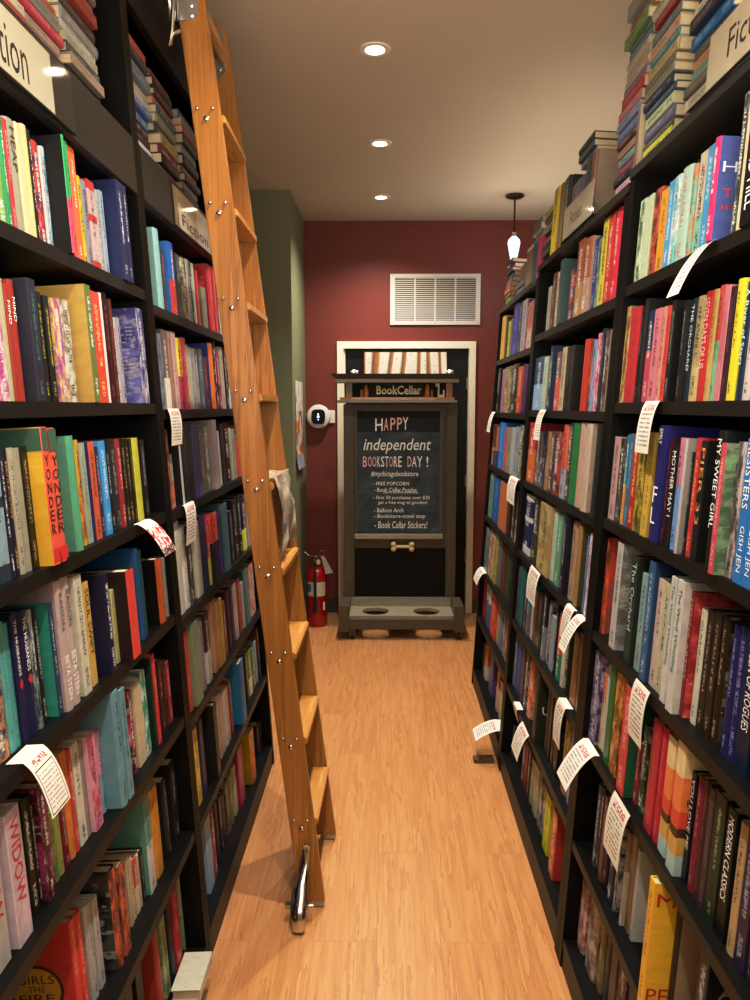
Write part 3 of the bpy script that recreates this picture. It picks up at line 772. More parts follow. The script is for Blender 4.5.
rows('LA', 3, 0, 560, 4.41, """-60 10 300 246 fa5 5 n; 14 44 280 6bb 488 5; 46 70 280 5aa 488 5; 75 104 240 225 fff 4.5 l _ THE_HUSBANDS; 112 145 225 225 fff 4.5 l _ THE_HUSBANDS; 150 170 220 245 abb 4.5 n; 170 190 215 222 ccc 4.5; 236 262 195 246 cdd 3.5 l 3a9; 270 300 90 cbb 222 2.5 h bab RAISON; 302 335 70 cbb 222 2.5 h bab RAISON; 350 384 70 ddc 655 2.5 l ddc; 385 412 100 db5 333 3 l _ SOUL_SWIFT; 478 500 60 224 fff 1.5 l 224;
502 525 130 dd9 _ 3 p; 565 607 45 e43 _ -.5 p 322; 614 626 -50 26a fff 2.5 l _ FOLLOW_ME; 628 642 -45 267 fff 2.5 l _ FOLLOW_ME; 703 728 -8 d62 _ 2 p 222; 729 740 -8 999 _ 2.5""")
rows('LA', 4, 0, 770, 3.75, """-45 12 130 ccc c33 4 l dcd WIDOW; 42 102 150 dcd c33 3.5 l dcd WIDOW; 102 127 110 221 fff 5; 128 150 90 221 fff 5; 152 194 60 412 a36 4 n; 195 214 160 992 386 5 n; 215 236 165 aa5 576 5; 238 260 190 712 daa 5""")
rows('LA', 4, 0, 660, 3.947, """262 284 360 d83 b32 5; 285 300 355 c43 fca 5; 300 328 330 ddc 333 5; 328 350 320 a99 776 5; 356 394 295 e9b b35 4 n ebc; 396 416 285 dac 8bc 5 h; 462 490 125 7ab 245 1.5 l 7ab; 491 512 115 7ab 245 1.5; 514 536 125 322 d46 4 n; 538 568 90 dca _ 4 p; 568 586 45 3a8 fff 4 n; 604 612 0 132 _ 3 p 132; 612 630 -20 d23 f88 3; 631 648 0 422 f76 4; 648 662 5 522 e85 4; 662 680 10 a34 f99 4""")
rows('LA', 5, 60, 850, 5, """72 102 350 d32 f97 6 l d32; 104 136 310 d32 f97 6; 150 180 270 bbb 777 6; 181 210 240 bbb 777 6; 274 305 90 d63 323 4 n 222*; 308 340 70 d63 323 4 n; 342 358 40 cb9 776 6; 359 376 40 cb9 644 6; 377 392 40 c43 dcb 6 h; 393 408 45 cb9 554 6; 409 424 30 222 bbb 6; 425 440 25 222 bbb 6""")
rows('LA', 5, 0, 660, 3.947, """568 606 560 6a9 ddd 5 h 6a9; 608 640 500 d92 _ 5 p; 652 672 470 222 999 5 l 222; 680 703 400 222 999 5; 705 718 380 d75 fff 5; 719 734 370 ccc _ 5 p; 735 748 330 222 bbb 5""")
rows('LA', 6, 60, 850, 5, """340 378 560 324 _ 6 p; 392 428 540 222 _ 6 p; 486 512 340 a22 d55 4 p a31; 514 540 345 8a6 cc9 6 n; 552 570 205 223 557 5 p 223; 572 602 175 b13 e99 5; 606 640 100 bca 8a7 6 h""")
rows('LB', 0, 130, 210, 6.25, """62 94 75 ccb 655 3 n; 172 202 118 9cc 7aa 2 p 9cc; 206 228 240 345 c44 3; 258 290 205 26b c33 2 h 27c; 291 320 275 567 abb 3; 328 364 300 332 bb8 3 n; 365 380 310 bbb 555 3; 381 398 320 222 _ 3; 398 414 335 bcb _ 3 p; 420 434 380 c33 _ 4 p; 462 488 488 998 665 3 p 786; 498 526 345 d34 f99 3; 527 545 360 d34 f99 3; 547 556 540 222 _ 3; 557 570 540 ccb _ 3""")
rows('LB', 1, 140, 310, 6.82, """74 100 85 ccc 777 3; 101 116 130 766 _ 3 p; 117 130 140 222 _ 3; 131 163 160 89a 456 3 n; 168 200 135 766 edc 3 h; 206 230 145 a87 554 3; 231 258 150 caa 866 3; 262 302 195 fd2 b25 3 h; 305 326 190 c48 e42 3 n; 328 347 240 bb9 665 3; 350 384 260 bbb 687 3; 385 406 265 678 cba 3 n; 407 436 265 567 abc 3; 438 470 320 423 a66 3; 488 512 230 e72 _ 2 p 149; 514 530 220 522 222 3 n; 531 550 300 c25 222 3 n; 554 580 255 cba 776 3; 582 600 270 222 _ 3; 601 622 420 334 ccc 3 h""")
rows('LB', 2, 150, 400, 6.25, """80 128 190 833 d86 2.5 n; 130 150 340 bba d75 3 h; 196 207 285 ccc _ 2 p 222; 208 244 150 222 444 2; 246 270 150 222 444 2; 274 322 180 558 779 2 p; 322 346 180 ba9 776 3 n; 347 372 165 667 887 3 n; 372 384 130 456 _ 3 p; 386 428 125 a99 877 1.5 p a99; 430 442 195 ccc _ 3 p; 448 470 150 322 655 3; 471 500 145 411 eee 3; 501 516 175 bba 665 3; 518 544 180 998 665 3; 550 575 250 c43 fba 3""")
rows('LB', 3, 160, 480, 6.25, """96 148 265 ddc bbb 3 p eed; 150 176 290 ddd 888 3; 178 206 300 554 222 3 n; 222 258 265 ccb a99 3 p; 258 296 220 336 558 3; 300 324 245 d35 dd3 3 h; 326 368 205 e43 223 2.5 h; 369 390 205 437 _ 3 p; 398 440 150 578 356 2 p 467; 441 460 190 333 bbb 3; 461 488 120 322 bbb 3; 490 514 100 222 bbb 3; 518 542 110 324 dd3 3 h; 544 566 90 ba9 _ 3 p""")
rows('LB', 4, 170, 560, 6.25, """98 136 450 d43 822 3; 152 194 390 897 665 2 p 897; 194 222 370 988 222 3; 228 254 330 433 ccc 3 h; 270 300 250 c97 a44 3; 302 338 250 c94 874 2.5; 340 354 260 853 _ 3; 362 384 190 423 755 3; 386 404 180 534 755 3; 406 428 150 cbb _ 3 p; 428 452 125 a42 cba 3; 454 470 140 cbb _ 3 p; 472 500 60 688 _ 2.5 p 577; 500 526 30 dcb d63 3 n""")
rows('LB', 5, 180, 640, 6.25, """95 132 555 ec4 843 4; 133 156 500 435 766 4; 222 242 400 222 555 2 l 222; 243 262 340 dba 876 4; 263 280 330 cba 876 4; 281 298 310 dcc 876 4; 299 313 290 da7 a64 4; 314 332 240 845 c99 4; 384 414 130 17b 5ad 1.5 p 18b; 416 428 80 653 _ 4; 430 454 70 4a2 efc 4 h; 456 470 50 986 654 4 n; 471 486 10 8aa _ 4 p; 514 542 -30 dcd bbb 3 p""")
rows('LB', 6, 190, 730, 6.25, """106 142 540 9bd _ 4 p; 144 166 500 b43 622 4 n; 167 186 450 334 557 5; 187 206 420 223 _ 5; 207 226 400 423 755 5; 227 250 330 765 433 5 n; 252 274 280 884 cc9 5; 276 296 220 cc9 665 5; 302 338 110 a15 e7a 4; 384 412 0 e92 c42 2.5 n db2; 420 436 -40 322 b99 5; 440 456 -40 322 _ 5; 474 492 -30 b35 fcc 5""")
rows('RA', 0, 620, 80, 4.762, """82 108 570 dec 475 3 n; 108 145 550 cdb 786 3 p; 140 180 520 d64 221 3 n; 182 216 520 ea2 853 3; 216 244 480 5ad eff 3; 244 270 455 8cc fff 3 n; 272 316 415 bdc c54 3; 318 344 405 8cb e84 3 n; 346 358 375 222 _ 4; 362 398 340 dcb 9cb 3 h; 398 430 310 4ad def 2.5; 424 448 275 d27 fff .5 l 56a; 552 584 60 566 221 2 n; 586 602 60 edb _ 2 p; 602 690 40 111 fff 1.5 l 222 DAVID_HILL""")
rows('RA', 1, 605, 270, 5.172, """92 116 190 db7 733 3 n; 118 164 195 c23 922 3; 166 184 190 222 777 3; 186 206 150 222 555 3; 208 236 210 236 c46 3 h 99a; 238 270 200 d89 732 3; 272 300 190 d98 622 3; 301 322 185 d44 822 3; 323 344 160 222 999 3; 384 410 155 222 999 2 l 222; 412 446 150 234 dee 3 l _ THE_ORCHARD; 448 488 135 cb8 543 3; 490 528 110 c22 fcc 3 l _ SEVEN_DAYS_OF_US; 530 556 100 ca6 875 3; 558 590 80 d54 8b9 3 h; 591 620 80 d89 b56 3 p; 622 646 85 423 755 3; 648 690 45 ed0 763 2.5; 692 730 60 135 dee 3 l _ A_River_of_Stars; 732 775 40 dcc 333 3; 776 810 40 345 ccc 3""")
rows('RA', 2, 595, 410, 4.839, """72 108 130 caa 544 3; 110 132 140 555 221 3 n; 133 152 120 28a d93 3 h; 153 172 115 479 abc 3; 173 198 115 b22 fd5 3; 200 232 120 cb3 321 3 n; 238 268 110 db4 875 2.5; 276 326 75 227 eee 2 l 227 F_L; 328 350 140 412 a66 3; 352 380 170 222 eee 3 l _ MOTHER_MAY_I; 381 406 135 d8a 7ae 3 h; 408 430 140 ccc _ 2 p aaa; 432 454 205 222 ccc 3; 456 486 135 c23 fa5 3; 488 516 150 222 d95 3 l 222 PIER_33; 556 592 100 222 fff 2 l 222 MY_SWEET_GIRL; 578 602 160 d56 fcc 1 l 686*; 662 698 155 dcc 333 3 n; 700 745 140 18d fff 2.5 l _ GISH_JEN; 747 790 140 18d fff 2.5 l _ GISH_JEN""")
rows('RA', 3, 590, 525, 4.6875, """50 76 60 e52 321 3 n e42*; 108 134 85 ccc 555 2 l 888*; 176 206 150 243 ccc 2.5 l 333 The_Orchard; 224 250 230 9bb 356 3; 252 288 175 369 cde 2 l 247; 290 330 255 dcb 543 3; 332 352 280 cca 333 3; 352 378 245 ddd 575 2 l _ The_Wind_Whistling; 380 424 265 ddd 575 1.5 l ddd The_Wind_Whistling; 434 462 310 812 eaa 3 l a22* HENNA_ARTIST; 486 522 395 ddc 765 4; 524 554 400 321 b98 4; 556 588 410 321 b98 4; 590 618 430 321 b98 4 l 322*; 634 668 470 226 99c 4; 670 704 480 226 99c 4; 706 770 500 124 eee 4 l _ QUEEN_OF_ROGUES""")
rows('RA', 4, 580, 640, 4.41, """46 88 55 437 bac 3 n; 90 106 120 e96 dc8 4 h; 107 118 110 ccc _ 4 p; 119 142 105 373 _ 3 p; 143 176 150 e92 432 3 n; 178 212 205 d33 fbb 2 l 264; 242 258 450 a23 fff 4; 260 292 390 453 221 4 n; 300 336 355 c13 e66 3 l c13; 337 360 385 c13 e66 3; 364 400 430 e94 543 3 s; 402 442 455 e94 543 2.5 s e94""")
rows('RA', 4, 600, 730, 5, """432 456 215 112 fff 4 l _ YOU_LOVE_ME; 458 492 240 823 c99 4; 494 516 260 522 855 4; 518 546 300 433 766 4; 548 602 330 232 aa8 4 l 222; 604 652 400 111 fff 4 l _ MODERN_CLASSICS; 655 702 470 ca7 543 4; 704 760 490 324 bbc 4; 762 815 500 223 889 4""")
rows('RA', 5, 500, 780, 1, """74 77.5 -10 222 777 3 l 111; 94 98.5 5 235 557 4 n; 98.6 101 8 222 _ 4; 101 104.6 17 744 a88 4; 105 108.5 22 222 bbb 4; 109 115.5 32 124 ccd 3.5; 116 119 40 222 ddd 4 n; 119.5 122.5 95 ccb _ 4 p; 123 128 53 a86 875 5; 128.2 133 56 a86 765 5; 133.2 136 70 ccc _ 5 p; 143 152.5 95 fc1 d32 .5 l fc1; 161 166.5 125 221 bbb 4; 169 176 118 322 999 5 p b97; 192 203 170 222 ccc 3 l 222""")
rows('RA', 6, 500, 860, 1, """76 85 20 a55 dcc 4 n; 86 97 30 cba 643 4 n; 98 104 38 874 cb9 5; 105 110 45 333 777 5; 111 117 50 765 333 5; 118 127 60 635 433 5 n; 128 136 70 433 877 5""")
rows('RB', 0, 530, 200, 7.5, """128 152 650 aa9 665 3; 154 184 550 644 caa 3; 186 214 540 cb9 644 3; 214 240 450 466 688 1.5 p 466; 282 338 520 346 c54 3 n; 346 388 300 a64 b96 2.5 h; 390 436 285 a64 b98 2 h b98; 462 496 290 348 abd 3; 498 524 290 9b9 564 3 n; 528 568 110 dc4 221 3; 570 612 90 c33 fd9 3; 614 668 50 d24 fcc 3; 670 690 200 cb6 _ 4""")
rows('RB', 1, 525, 320, 7.5, """68 130 280 357 9bd 3 h; 132 160 275 bcb 687 3; 172 204 195 235 ddd 2 l 235; 214 256 240 766 c65 3 h; 258 298 205 cb9 443 3; 300 328 200 222 667 2.5; 329 356 190 222 667 2.5 l 222; 422 462 145 c32 822 2.5 p; 463 486 160 b74 332 3 n; 487 518 150 7ad c8a 3 n; 519 548 100 b47 fcc 3 n; 549 578 65 334 899 3; 579 606 80 877 433 3 n; 607 645 70 986 554 3""")
rows('RB', 2, 515, 410, 7.895, """62 90 115 533 866 3; 96 154 100 c32 d73 3 h; 162 188 170 556 877 3 n; 190 218 175 877 443 3 n; 219 234 180 346 _ 3; 235 272 170 b85 875 3; 273 298 170 444 766 3 n; 299 350 175 a44 622 3 n; 358 402 115 d64 aab 3 h; 404 440 100 555 333 3 n; 441 486 105 284 5a6 2.5 p; 487 528 95 ca9 a87 2.5 p; 529 572 110 cba a99 1.5 p cba; 622 664 90 333 555 1 p 333""")
rows('RB', 3, 510, 485, 7.41, """95 155 70 226 ddd 3 b; 160 202 100 443 332 3 n; 208 294 145 cb7 a85 2 n b96; 312 336 195 bdc 9a9 3; 337 374 210 7a8 dee 3; 376 404 230 223 bbb 2 l 223; 440 478 275 b97 544 3; 479 506 300 a85 765 2.5 p 653; 545 568 380 27a abc 3; 569 592 360 c9a fee 3 n""")
rows('RB', 4, 505, 555, 6.45, """62 86 65 536 778 3 n; 88 124 60 266 488 3; 125 140 120 545 _ 3; 141 160 110 08a 767 3 h; 163 182 320 ccb _ 4 p; 183 204 240 853 643 4; 205 236 250 343 654 4 n; 237 262 230 223 889 3 h; 264 288 295 433 bbb 4 n; 289 318 400 9ab 788 4 p; 319 330 330 222 _ 4; 331 358 375 d43 386 4 h; 362 384 420 ccb a99 4 p; 388 410 430 232 _ 4; 430 468 510 963 742 4 p; 470 500 520 752 532 4 p""")
rows('RB', 5, 495, 620, 5.88, """76 92 35 8ac 56a 4 n; 93 110 40 8ac 56a 4 n; 111 132 80 567 89a 4 n; 116 150 100 349 56b 4; 152 168 170 644 433 4; 170 188 190 322 877 4 n; 190 214 240 d63 fca 4 n; 226 248 310 222 555 2 p 332; 296 314 410 222 554 4; 315 330 440 222 554 4; 331 348 470 422 a76 4; 350 376 480 221 ccc 4; 392 428 600 cb2 c36 4 n; 430 456 650 9ac bcd 4""")
rows('RB', 6, 495, 700, 5.55, """80 104 150 466 789 5; 146 164 240 833 _ 5; 165 178 250 833 a55 5; 180 192 280 643 _ 5; 192 210 330 bbb 777 5; 212 236 370 cc9 aa8 5; 240 258 450 433 ccc 5 n; 260 276 480 433 ccc 5 n; 270 300 530 dd1 774 4; 305 334 620 c32 e93 3 n c32""")
rows('RC', 0, 470, 290, 7.69, """230 262 205 eb3 975 3; 264 282 215 443 887 3; 284 306 240 cc3 664 3; 307 324 220 776 554 3; 332 366 100 33b 88d 3; 367 394 95 355 999 3; 396 428 75 bab 766 3; 429 442 80 433 _ 3; 443 474 90 c76 dba 3 h; 475 498 80 966 a77 3""")
rows('RC', 1, 470, 290, 7.69, """168 226 610 222 ccc 3; 236 262 610 b7a 967 3; 263 308 590 cb8 654 3 n; 312 356 570 443 221 3 n; 362 394 590 c53 ec9 3; 396 416 570 634 a44 3; 417 436 570 426 639 3""")
rows('RC', 2, 470, 410, 7.14, """142 168 100 b85 d96 3 n; 169 194 120 c86 547 3 h; 206 240 90 18d 7bf 3; 241 262 125 c68 d64 3 n; 264 288 125 8a9 c86 3 n; 290 314 125 bbb ccc 3; 316 342 120 9ab 566 3; 344 372 110 443 bb8 3 n; 374 398 100 533 755 3""")
rows('RC', 3, 470, 410, 7.14, """114 160 440 7a9 9ba 3 n; 166 204 480 16b 5ae 3; 206 262 520 c73 a52 2.5 p; 266 288 530 422 744 3; 294 318 580 433 222 3 n; 319 342 590 a76 433 3 n""")
rows('RC', 4, 465, 520, 7.14, """120 142 40 bcb dd8 3 n; 143 166 60 9ab 554 3 n; 172 206 80 c85 ddb 3 n; 207 228 90 cb5 787 3 n; 230 254 140 777 555 4; 256 278 180 733 555 4; 282 308 200 453 232 4; 310 334 210 232 454 4""")
rows('RC', 5, 465, 520, 7.14, """122 148 400 b23 d66 4; 150 178 450 ddd 57a 4 h; 184 222 510 d42 e86 4; 223 244 600 ba8 887 5; 246 264 640 88a 557 5; 266 284 660 766 ba8 5 n; 285 304 680 b76 dba 5 n""")
rows('RC', 6, 465, 620, 8.33, """135 153 180 333 776 5; 156 182 200 d73 ccb 5 h; 202 232 300 658 879 5; 256 280 400 b43 ca9 5 h; 286 308 520 cc9 aa8 5""")
rows('TB', 0, 490, 100, 5, """402 420 425 988 665 3; 421 440 400 99a 667 3; 441 462 380 78a 567 3; 463 482 335 567 334 3; 472 495 210 566 344 2 p; 497 520 240 b87 c44 2.5; 521 530 200 a98 _ 3 p""")
rows('TB', 1, 490, 100, 5, """311 334 440 ed2 221 2.5; 336 350 420 a77 755 3; 351 365 410 a93 875 3; 366 384 385 353 _ 3; 385 400 380 334 556 3""")
rows('TC', 0, 490, 100, 5, """180 196 740 ba8 987 3; 198 209 690 ba5 876 3; 210 232 650 379 58a 2.5; 233 257 680 c36 e8a 2.5""")

LUM = lambda c: .3*c[0]+.59*c[1]+.11*c[2]
STY = {'l': 0, 'h': 1, 'n': 2, 'b': 3, 'p': 4, 's': 5}
BOOKS = []
def w_from_px(s, u, d, y):
    lo, hi = -.2, 3.2
    for _ in range(40):
        m_ = (lo+hi)/2
        if proj(P(s, u, m_, d))[1] > y: lo = m_
        else: hi = m_
    return (lo+hi)/2
for (case, i), parts in ROWS.items():
    if case in CASES:
        c = CASES[case]; s = c['s']; w0 = c['sh'][i]; a, b = c['u0']+c['t0']+.002, c['u1']-c['t1']-.002
        ceil_w = c['sh'][i-1]-.027 if i > 0 else (c['top']-TH if c['top'] else FAS0)
    else:
        s = 1; c = CASES['RB' if case == 'TB' else 'RC']; w0 = c['top']; a, b = c['u0'], c['u1']; ceil_w = 2.9
    row = []
    for (x0, y0, sc, txt) in parts:
        for tok in txt.replace('\n', ' ').split(';'):
            f = tok.split()
            if not f: continue
            xl, xr, yt = (float(v) for v in f[:3])
            col = f[3]; acc = f[4] if len(f) > 4 and f[4] != '_' else None
            d = float(f[5])/100 if len(f) > 5 else .03
            if case in CASES: d = max(d-(.018 if s > 0 and i <= 2 else .012 if i <= 2 else .014 if i < 6 else .003), -.014)
            st = f[6] if len(f) > 6 else 'l'
            cov = f[7] if len(f) > 7 and f[7] != '_' else None
            pic = bool(cov) and cov.endswith('*'); cov = cov.rstrip('*') if cov else None
            ttl = f[8].replace('_', ' ') if len(f) > 8 else None
            xl, xr, yt = x0+xl/sc, x0+xr/sc, y0+yt/sc
            xm = (xl+xr)/2
            u = on_face(s, xm, yt, d)[0]
            for _ in range(5):
                yb = proj(P(s, u, w0, d))[1]; ym = (yt+yb)/2
                u = on_face(s, xm, ym, d)[0]
            ua, ub = sorted((on_face(s, xl, ym, d)[0], on_face(s, xr, ym, d)[0]))
            h = w_from_px(s, u, d, yt)-w0
            h = max(.13, min(h, ceil_w-w0-.008, .285))
            if case == 'TB' and i == 0: h = min(h, .243)
            if case == 'TC': h = min(h, .21)
            row.append(dict(case=case, row=i, s=s, w0=w0, ua=ua, ub=ub, h=h, d=d, col=col, acc=acc, st=st, cov=cov, title=ttl, pic=pic))
    row.sort(key=lambda q: q['ua']+q['ub'])
    for q in row: q['ua'] = max(q['ua'], a); q['ub'] = min(q['ub'], b)
    for q, r in zip(row, row[1:]):
        if q['ub'] > r['ua'] or r['ua']-q['ub'] < .006:
            m_ = (q['ub']+r['ua'])/2
            m_ = max(m_, q['ua']+.004); q['ub'] = m_; r['ua'] = max(m_, r['ua']) if r['ua'] > m_ else m_
    row = [q for q in row if q['ub']-q['ua'] > .005]
    for n_, q in enumerate(row): q['idx'] = n_; q['n'] = len(row)
    BOOKS += row
for q in BOOKS:
    q['flat'] = False
    q['dep'] = min(random.uniform(.135, .165), DEP-.02-q['d'])
# ---- flat stacks on the case tops
def stack(s, w0, x_px, y_px, length, cols, wmax, name, d=.02, jit=.018, tmul=1.0):
    """x_px,y_px: pixel of the near lower corner of the stack's spine side"""
    u0 = on_face(s, x_px, y_px, d)[0]
    w = w0
    for k, tok in enumerate(cols.split()):
        f = tok.split('/'); th = random.uniform(.019, .031)*tmul
        if len(f) > 2: th = float(f[2])/1000
        if w+th > wmax: break
        L = length*random.uniform(.9, 1.0) if len(f) < 4 else float(f[3])
        o = random.uniform(0, jit)
        if name == 'stack_twelve': L = min(L, CASES['LA']['u1']-.026-.003-u0-o)
        if name == 'stack_thirteen': o = max(o, CASES['LB']['u0']+.026+.003-u0)
        BOOKS.append(dict(case=name, row=0, s=s, w0=w+.0004, ua=u0+o, ub=u0+o+L, h=L, t=th-.0008, d=d+random.uniform(0, jit), col=f[0], acc=(f[1] if len(f) > 1 and f[1] else None),
                          st='l', cov=None, title=None, flat=True, dep=random.uniform(.135, .165), idx=k, n=0))
        w += th
# right side tops, near to far
TA, TBW, TCW = CASES['RA']['top'], CASES['RB']['top'], CASES['RC']['top']
stack(1, TA, 722, 72, .215, "544 a22/daa ccb/776 665/999 5aa/abb c96/875 454/887 27b/9ce 334/999 ddd/554 245/999 b97 633/caa", 2.86, 'stack_one')
stack(1, TA, 667, 131, .205, "b38/fcd dd5/776 665/99a 779/bbc cdb/665 567/9ab 346/abc 998/665 776/aa9 cb8/775 59a/bcd db9/876 788/bbc a33/daa a33/daa ccb/655", 2.86, 'stack_two')
stack(1, TA, 634.3, 166, .028, "988/665/190", 2.86, 'stack_three', jit=.0)
stack(1, TBW, 633, 168, .200, "ab3/443 dbc/a88 334/889 935/daa 9bb/466 b98/765 633/caa 78b/abd 9ad/567 c88/fcc b23/e88 889/aab dcb/765 cba/765 ccb/876 689/9ab 577/abb 8a6 b86 999/aaa/45", 2.80, 'stack_four', tmul=1.1)
stack(1, TBW+.25, 592, 150, .200, "9ab/ccd 567/abb 244/89a", 2.75, 'stack_five')
stack(1, TBW, 547.2, 263, .160, "a87/665 433/999 555/888 222/888 b76/755 333/888 666/aaa c85/764 443/888 cb4/775", 2.72, 'stack_six')
stack(1, TCW+.215, 541, 222, .200, "998/aa9 887/aa9 a98", 2.75, 'stack_seven')
stack(1, TCW, 522, 290, .200, "bba/999 999/ccc aab/888 c95/765 a98/776 b87/a66 988/ba9", 2.72, 'stack_eight')
stack(1, TCW, 509, 302, .190, "db3/775 8b5/564 c74/a54 d93/864 b66/caa 99a/776 444/888 333/777 a47/c9a 433/877", 2.72, 'stack_nine')
# left side upper shelf, near to far
stack(-1, FAS1, -17, -14, .190, "c83/dcb c33/daa dcb/875 c45/fcc 988/665 433/877", COR0-.01, 'stack_ten')
stack(-1, FAS1, 20, 10, .190, "c83/ba7 c33/fdd ba9/775 c45/e99 999/776 b64/a54", COR0-.01, 'stack_eleven', d=.03)
stack(-1, FAS1, 72, 62, .200, "574/463 322/655 a98/776 555/999 bba/887 ccc/887 999/bbb 544/877 a43/c66 b55/daa 766", COR0-.01, 'stack_twelve', d=.02)
stack(-1, FAS1, 134, 141, .200, "ddc/aa9 bbb/776 322/766 433/988 57a/abc 57a/abc ccb/a98/48 89a/566 7aa/455 555/999 c54/da9 a76", COR0-.02, 'stack_thirteen', d=.02, tmul=1.1)
stack(-1, FAS1, 163, 168, .200, "735/caa a98/765 322/655 834/daa a96/654 455/788 998/665 466/9aa c65/daa 544/988 333/999 b33/daa 789/ccd 544", COR0-.02, 'stack_fourteen', d=.02, tmul=1.1)
stack(-1, FAS1, 189, 197, .200, "6aa/488 344/677 988/665 544/998 855/daa 333/999 789/abc 433/877 a55/daa 998/665 57a/abc 643/caa 222/888", COR0-.02, 'stack_fifteen', d=.02, tmul=1.12)
# one cream book lying flat on the lowest near left shelf, jutting out a little
low = [b_ for b_ in BOOKS if b_['case'] == 'LA' and b_['row'] == 6]
lb_, la_ = CASES['LA']['u1']-.085, CASES['LA']['u1']-.225
dm = min([.06]+[b_['d'] for b_ in low if b_['ub'] > la_-.004 and b_['ua'] < lb_+.004])
BOOKS.append(dict(case='LA', row=6, s=-1, w0=CASES['LA']['sh'][6], ua=la_, ub=lb_, h=lb_-la_, t=.03, d=-.034, col='ddc', acc=None, st='p', cov=None, title=None, flat=True, dep=dm+.034-.004, idx=90, n=0, lying=True))

def _wr(q): return (q['w0'], q['w0']+(q['t'] if q['flat'] else q['h']))
tops = [q for q in BOOKS if (q['flat'] and not q.get('lying')) or q['case'] in ('TB', 'TC')]
for i_, q in enumerate(tops):
    for r in tops[i_+1:]:
        if q['s'] != r['s'] or q['case'] == r['case']: continue
        a0, a1 = _wr(q); b0, b1 = _wr(r)
        if min(a1, b1)-max(a0, b0) < -.001 or min(q['ub'], r['ub'])-max(q['ua'], r['ua']) < -.001: continue
        lo, hi = (q, r) if q['ua']+q['ub'] < r['ua']+r['ub'] else (r, q)
        if not lo['flat']: m_ = lo['ub']
        elif not hi['flat']: m_ = hi['ua']
        else: m_ = (lo['ub']+hi['ua'])/2
        if lo['flat']: lo['ub'] = m_-.0015
        if hi['flat']: hi['ua'] = m_+.0015
for q in tops:
    if q['flat']: q['h'] = q['ub']-q['ua']

def book_mesh(q):
    """cover and page block in local axes: x across the spine, y into the shelf, z up; origin bottom centre of spine"""
    t = q['t'] if q['flat'] else (q['ub']-q['ua']-.0006)
    h, D = q['h'], q['dep']
    th = min(.0022, t*.15)
    r = min(.006, t*.22) if q.get('round') else min(.0015, t*.1)
    ns = 4 if q.get('round') else 1
    outer = [(-t/2, D), (-t/2, r)]
    for k in range(1, ns):
        a = PI*k/ns; outer.append((-t/2*math.cos(a), r-r*math.sin(a)))
    if ns == 1: outer += [(-t/2+r, 0), (t/2-r, 0)]
    outer += [(t/2, r), (t/2, D)]
    inner = []
    for (x, y) in outer:
        inner.append((max(-t/2+th, min(t/2-th, x)), max(y, th+r*.6) if abs(abs(x)-t/2) > 1e-6 or y < D else y))
    verts, faces, tags = [], [], []
    n = len(outer)
    for z in (0, h):
        for x, y in outer: verts.append((x, y, z))
        for x, y in inner: verts.append((x, y, z))
    O0, I0, O1, I1 = 0, n, 2*n, 3*n
    for k in range(n-1):
        side = abs(outer[k][0]-outer[k+1][0]) < 1e-7
        faces.append((O0+k, O0+k+1, O1+k+1, O1+k)); tags.append('side' if side and abs(outer[k][1]-outer[k+1][1]) > .02 else 'spine')
        faces.append((I0+k+1, I0+k, I1+k, I1+k+1)); tags.append('rim')
        faces.append((O0+k+1, O0+k, I0+k, I0+k+1)); tags.append('rim')
        faces.append((O1+k, O1+k+1, I1+k+1, I1+k)); tags.append('rim')
    for k in (0, n-1):
        f = (O0+k, O1+k, I1+k, I0+k); faces.append(f if k == 0 else f[::-1]); tags.append('rim')
    pv = [(x, y, z) for x in (-t/2+th+.0002, t/2-th-.0002) for y in (th+r, D-.004) for z in (.003, h-.004)]
    pf = [(0, 1, 3, 2), (4, 6, 7, 5), (0, 4, 5, 1), (2, 3, 7, 6), (0, 2, 6, 4), (1, 5, 7, 3)]
    return t, verts, faces, tags, pv, pf
GAIN = .76
def paint(me, q, t, tags):
    colA = hx(q['col'], GAIN); cov = hx(q['cov'], GAIN) if q['cov'] else None
    acc = hx(q['acc'], GAIN) if q['acc'] else None
    lc = (.72, .68, .6) if LUM(colA) < .17 else (.03, .025, .025)
    colB = acc or lc
    colL = acc if (q['st'] == 'l' and acc) else lc
    if q['st'] in 'hnb' and acc: colL = (.72, .68, .6) if LUM(colA) < .2 else (.04, .03, .03)
    if q['title']: st = 4
    else: st = STY[q['st']]
    rnd = q['rnd']
    me.uv_layers.new(name='uv')
    for k in ('col_a', 'col_b', 'col_l', 'prm'): me.color_attributes.new(k, 'FLOAT_COLOR', 'CORNER')
    uv = me.uv_layers['uv']; at = {k: me.color_attributes[k] for k in ('col_a', 'col_b', 'col_l', 'prm')}
    h, D = q['h'], q['dep']
    for p, tg in zip(me.polygons, tags):
        for li in p.loop_indices:
            co = me.vertices[me.loops[li].vertex_index].co
            if tg == 'spine': uv.data[li].uv = ((co.x+t/2)/t, co.z/h)
            elif tg == 'side': uv.data[li].uv = (2+co.y/D*.98+.01, co.z/h)
            else: uv.data[li].uv = (6, .5)
            ca = cov if (cov and tg != 'spine') else colA
            s_ = st
            if cov and tg == 'side' and q['st'] != 's': s_ = 2 if q.get('pic') else 4
            at['col_a'].data[li].color = (*ca, 1); at['col_b'].data[li].color = (*((tuple(min(1, .08+v*.35) for v in cov) if LUM(cov) > .2 else tuple(.05+v*2.2 for v in cov)) if q.get('pic') and tg == 'side' else colB), 1)
            at['col_l'].data[li].color = (*(colL if not cov or tg == 'spine' else ((.6, .57, .5) if LUM(cov) < .17 else (.05, .04, .04))), 1)
            at['prm'].data[li].color = (s_/10, rnd[0], rnd[1], 1)

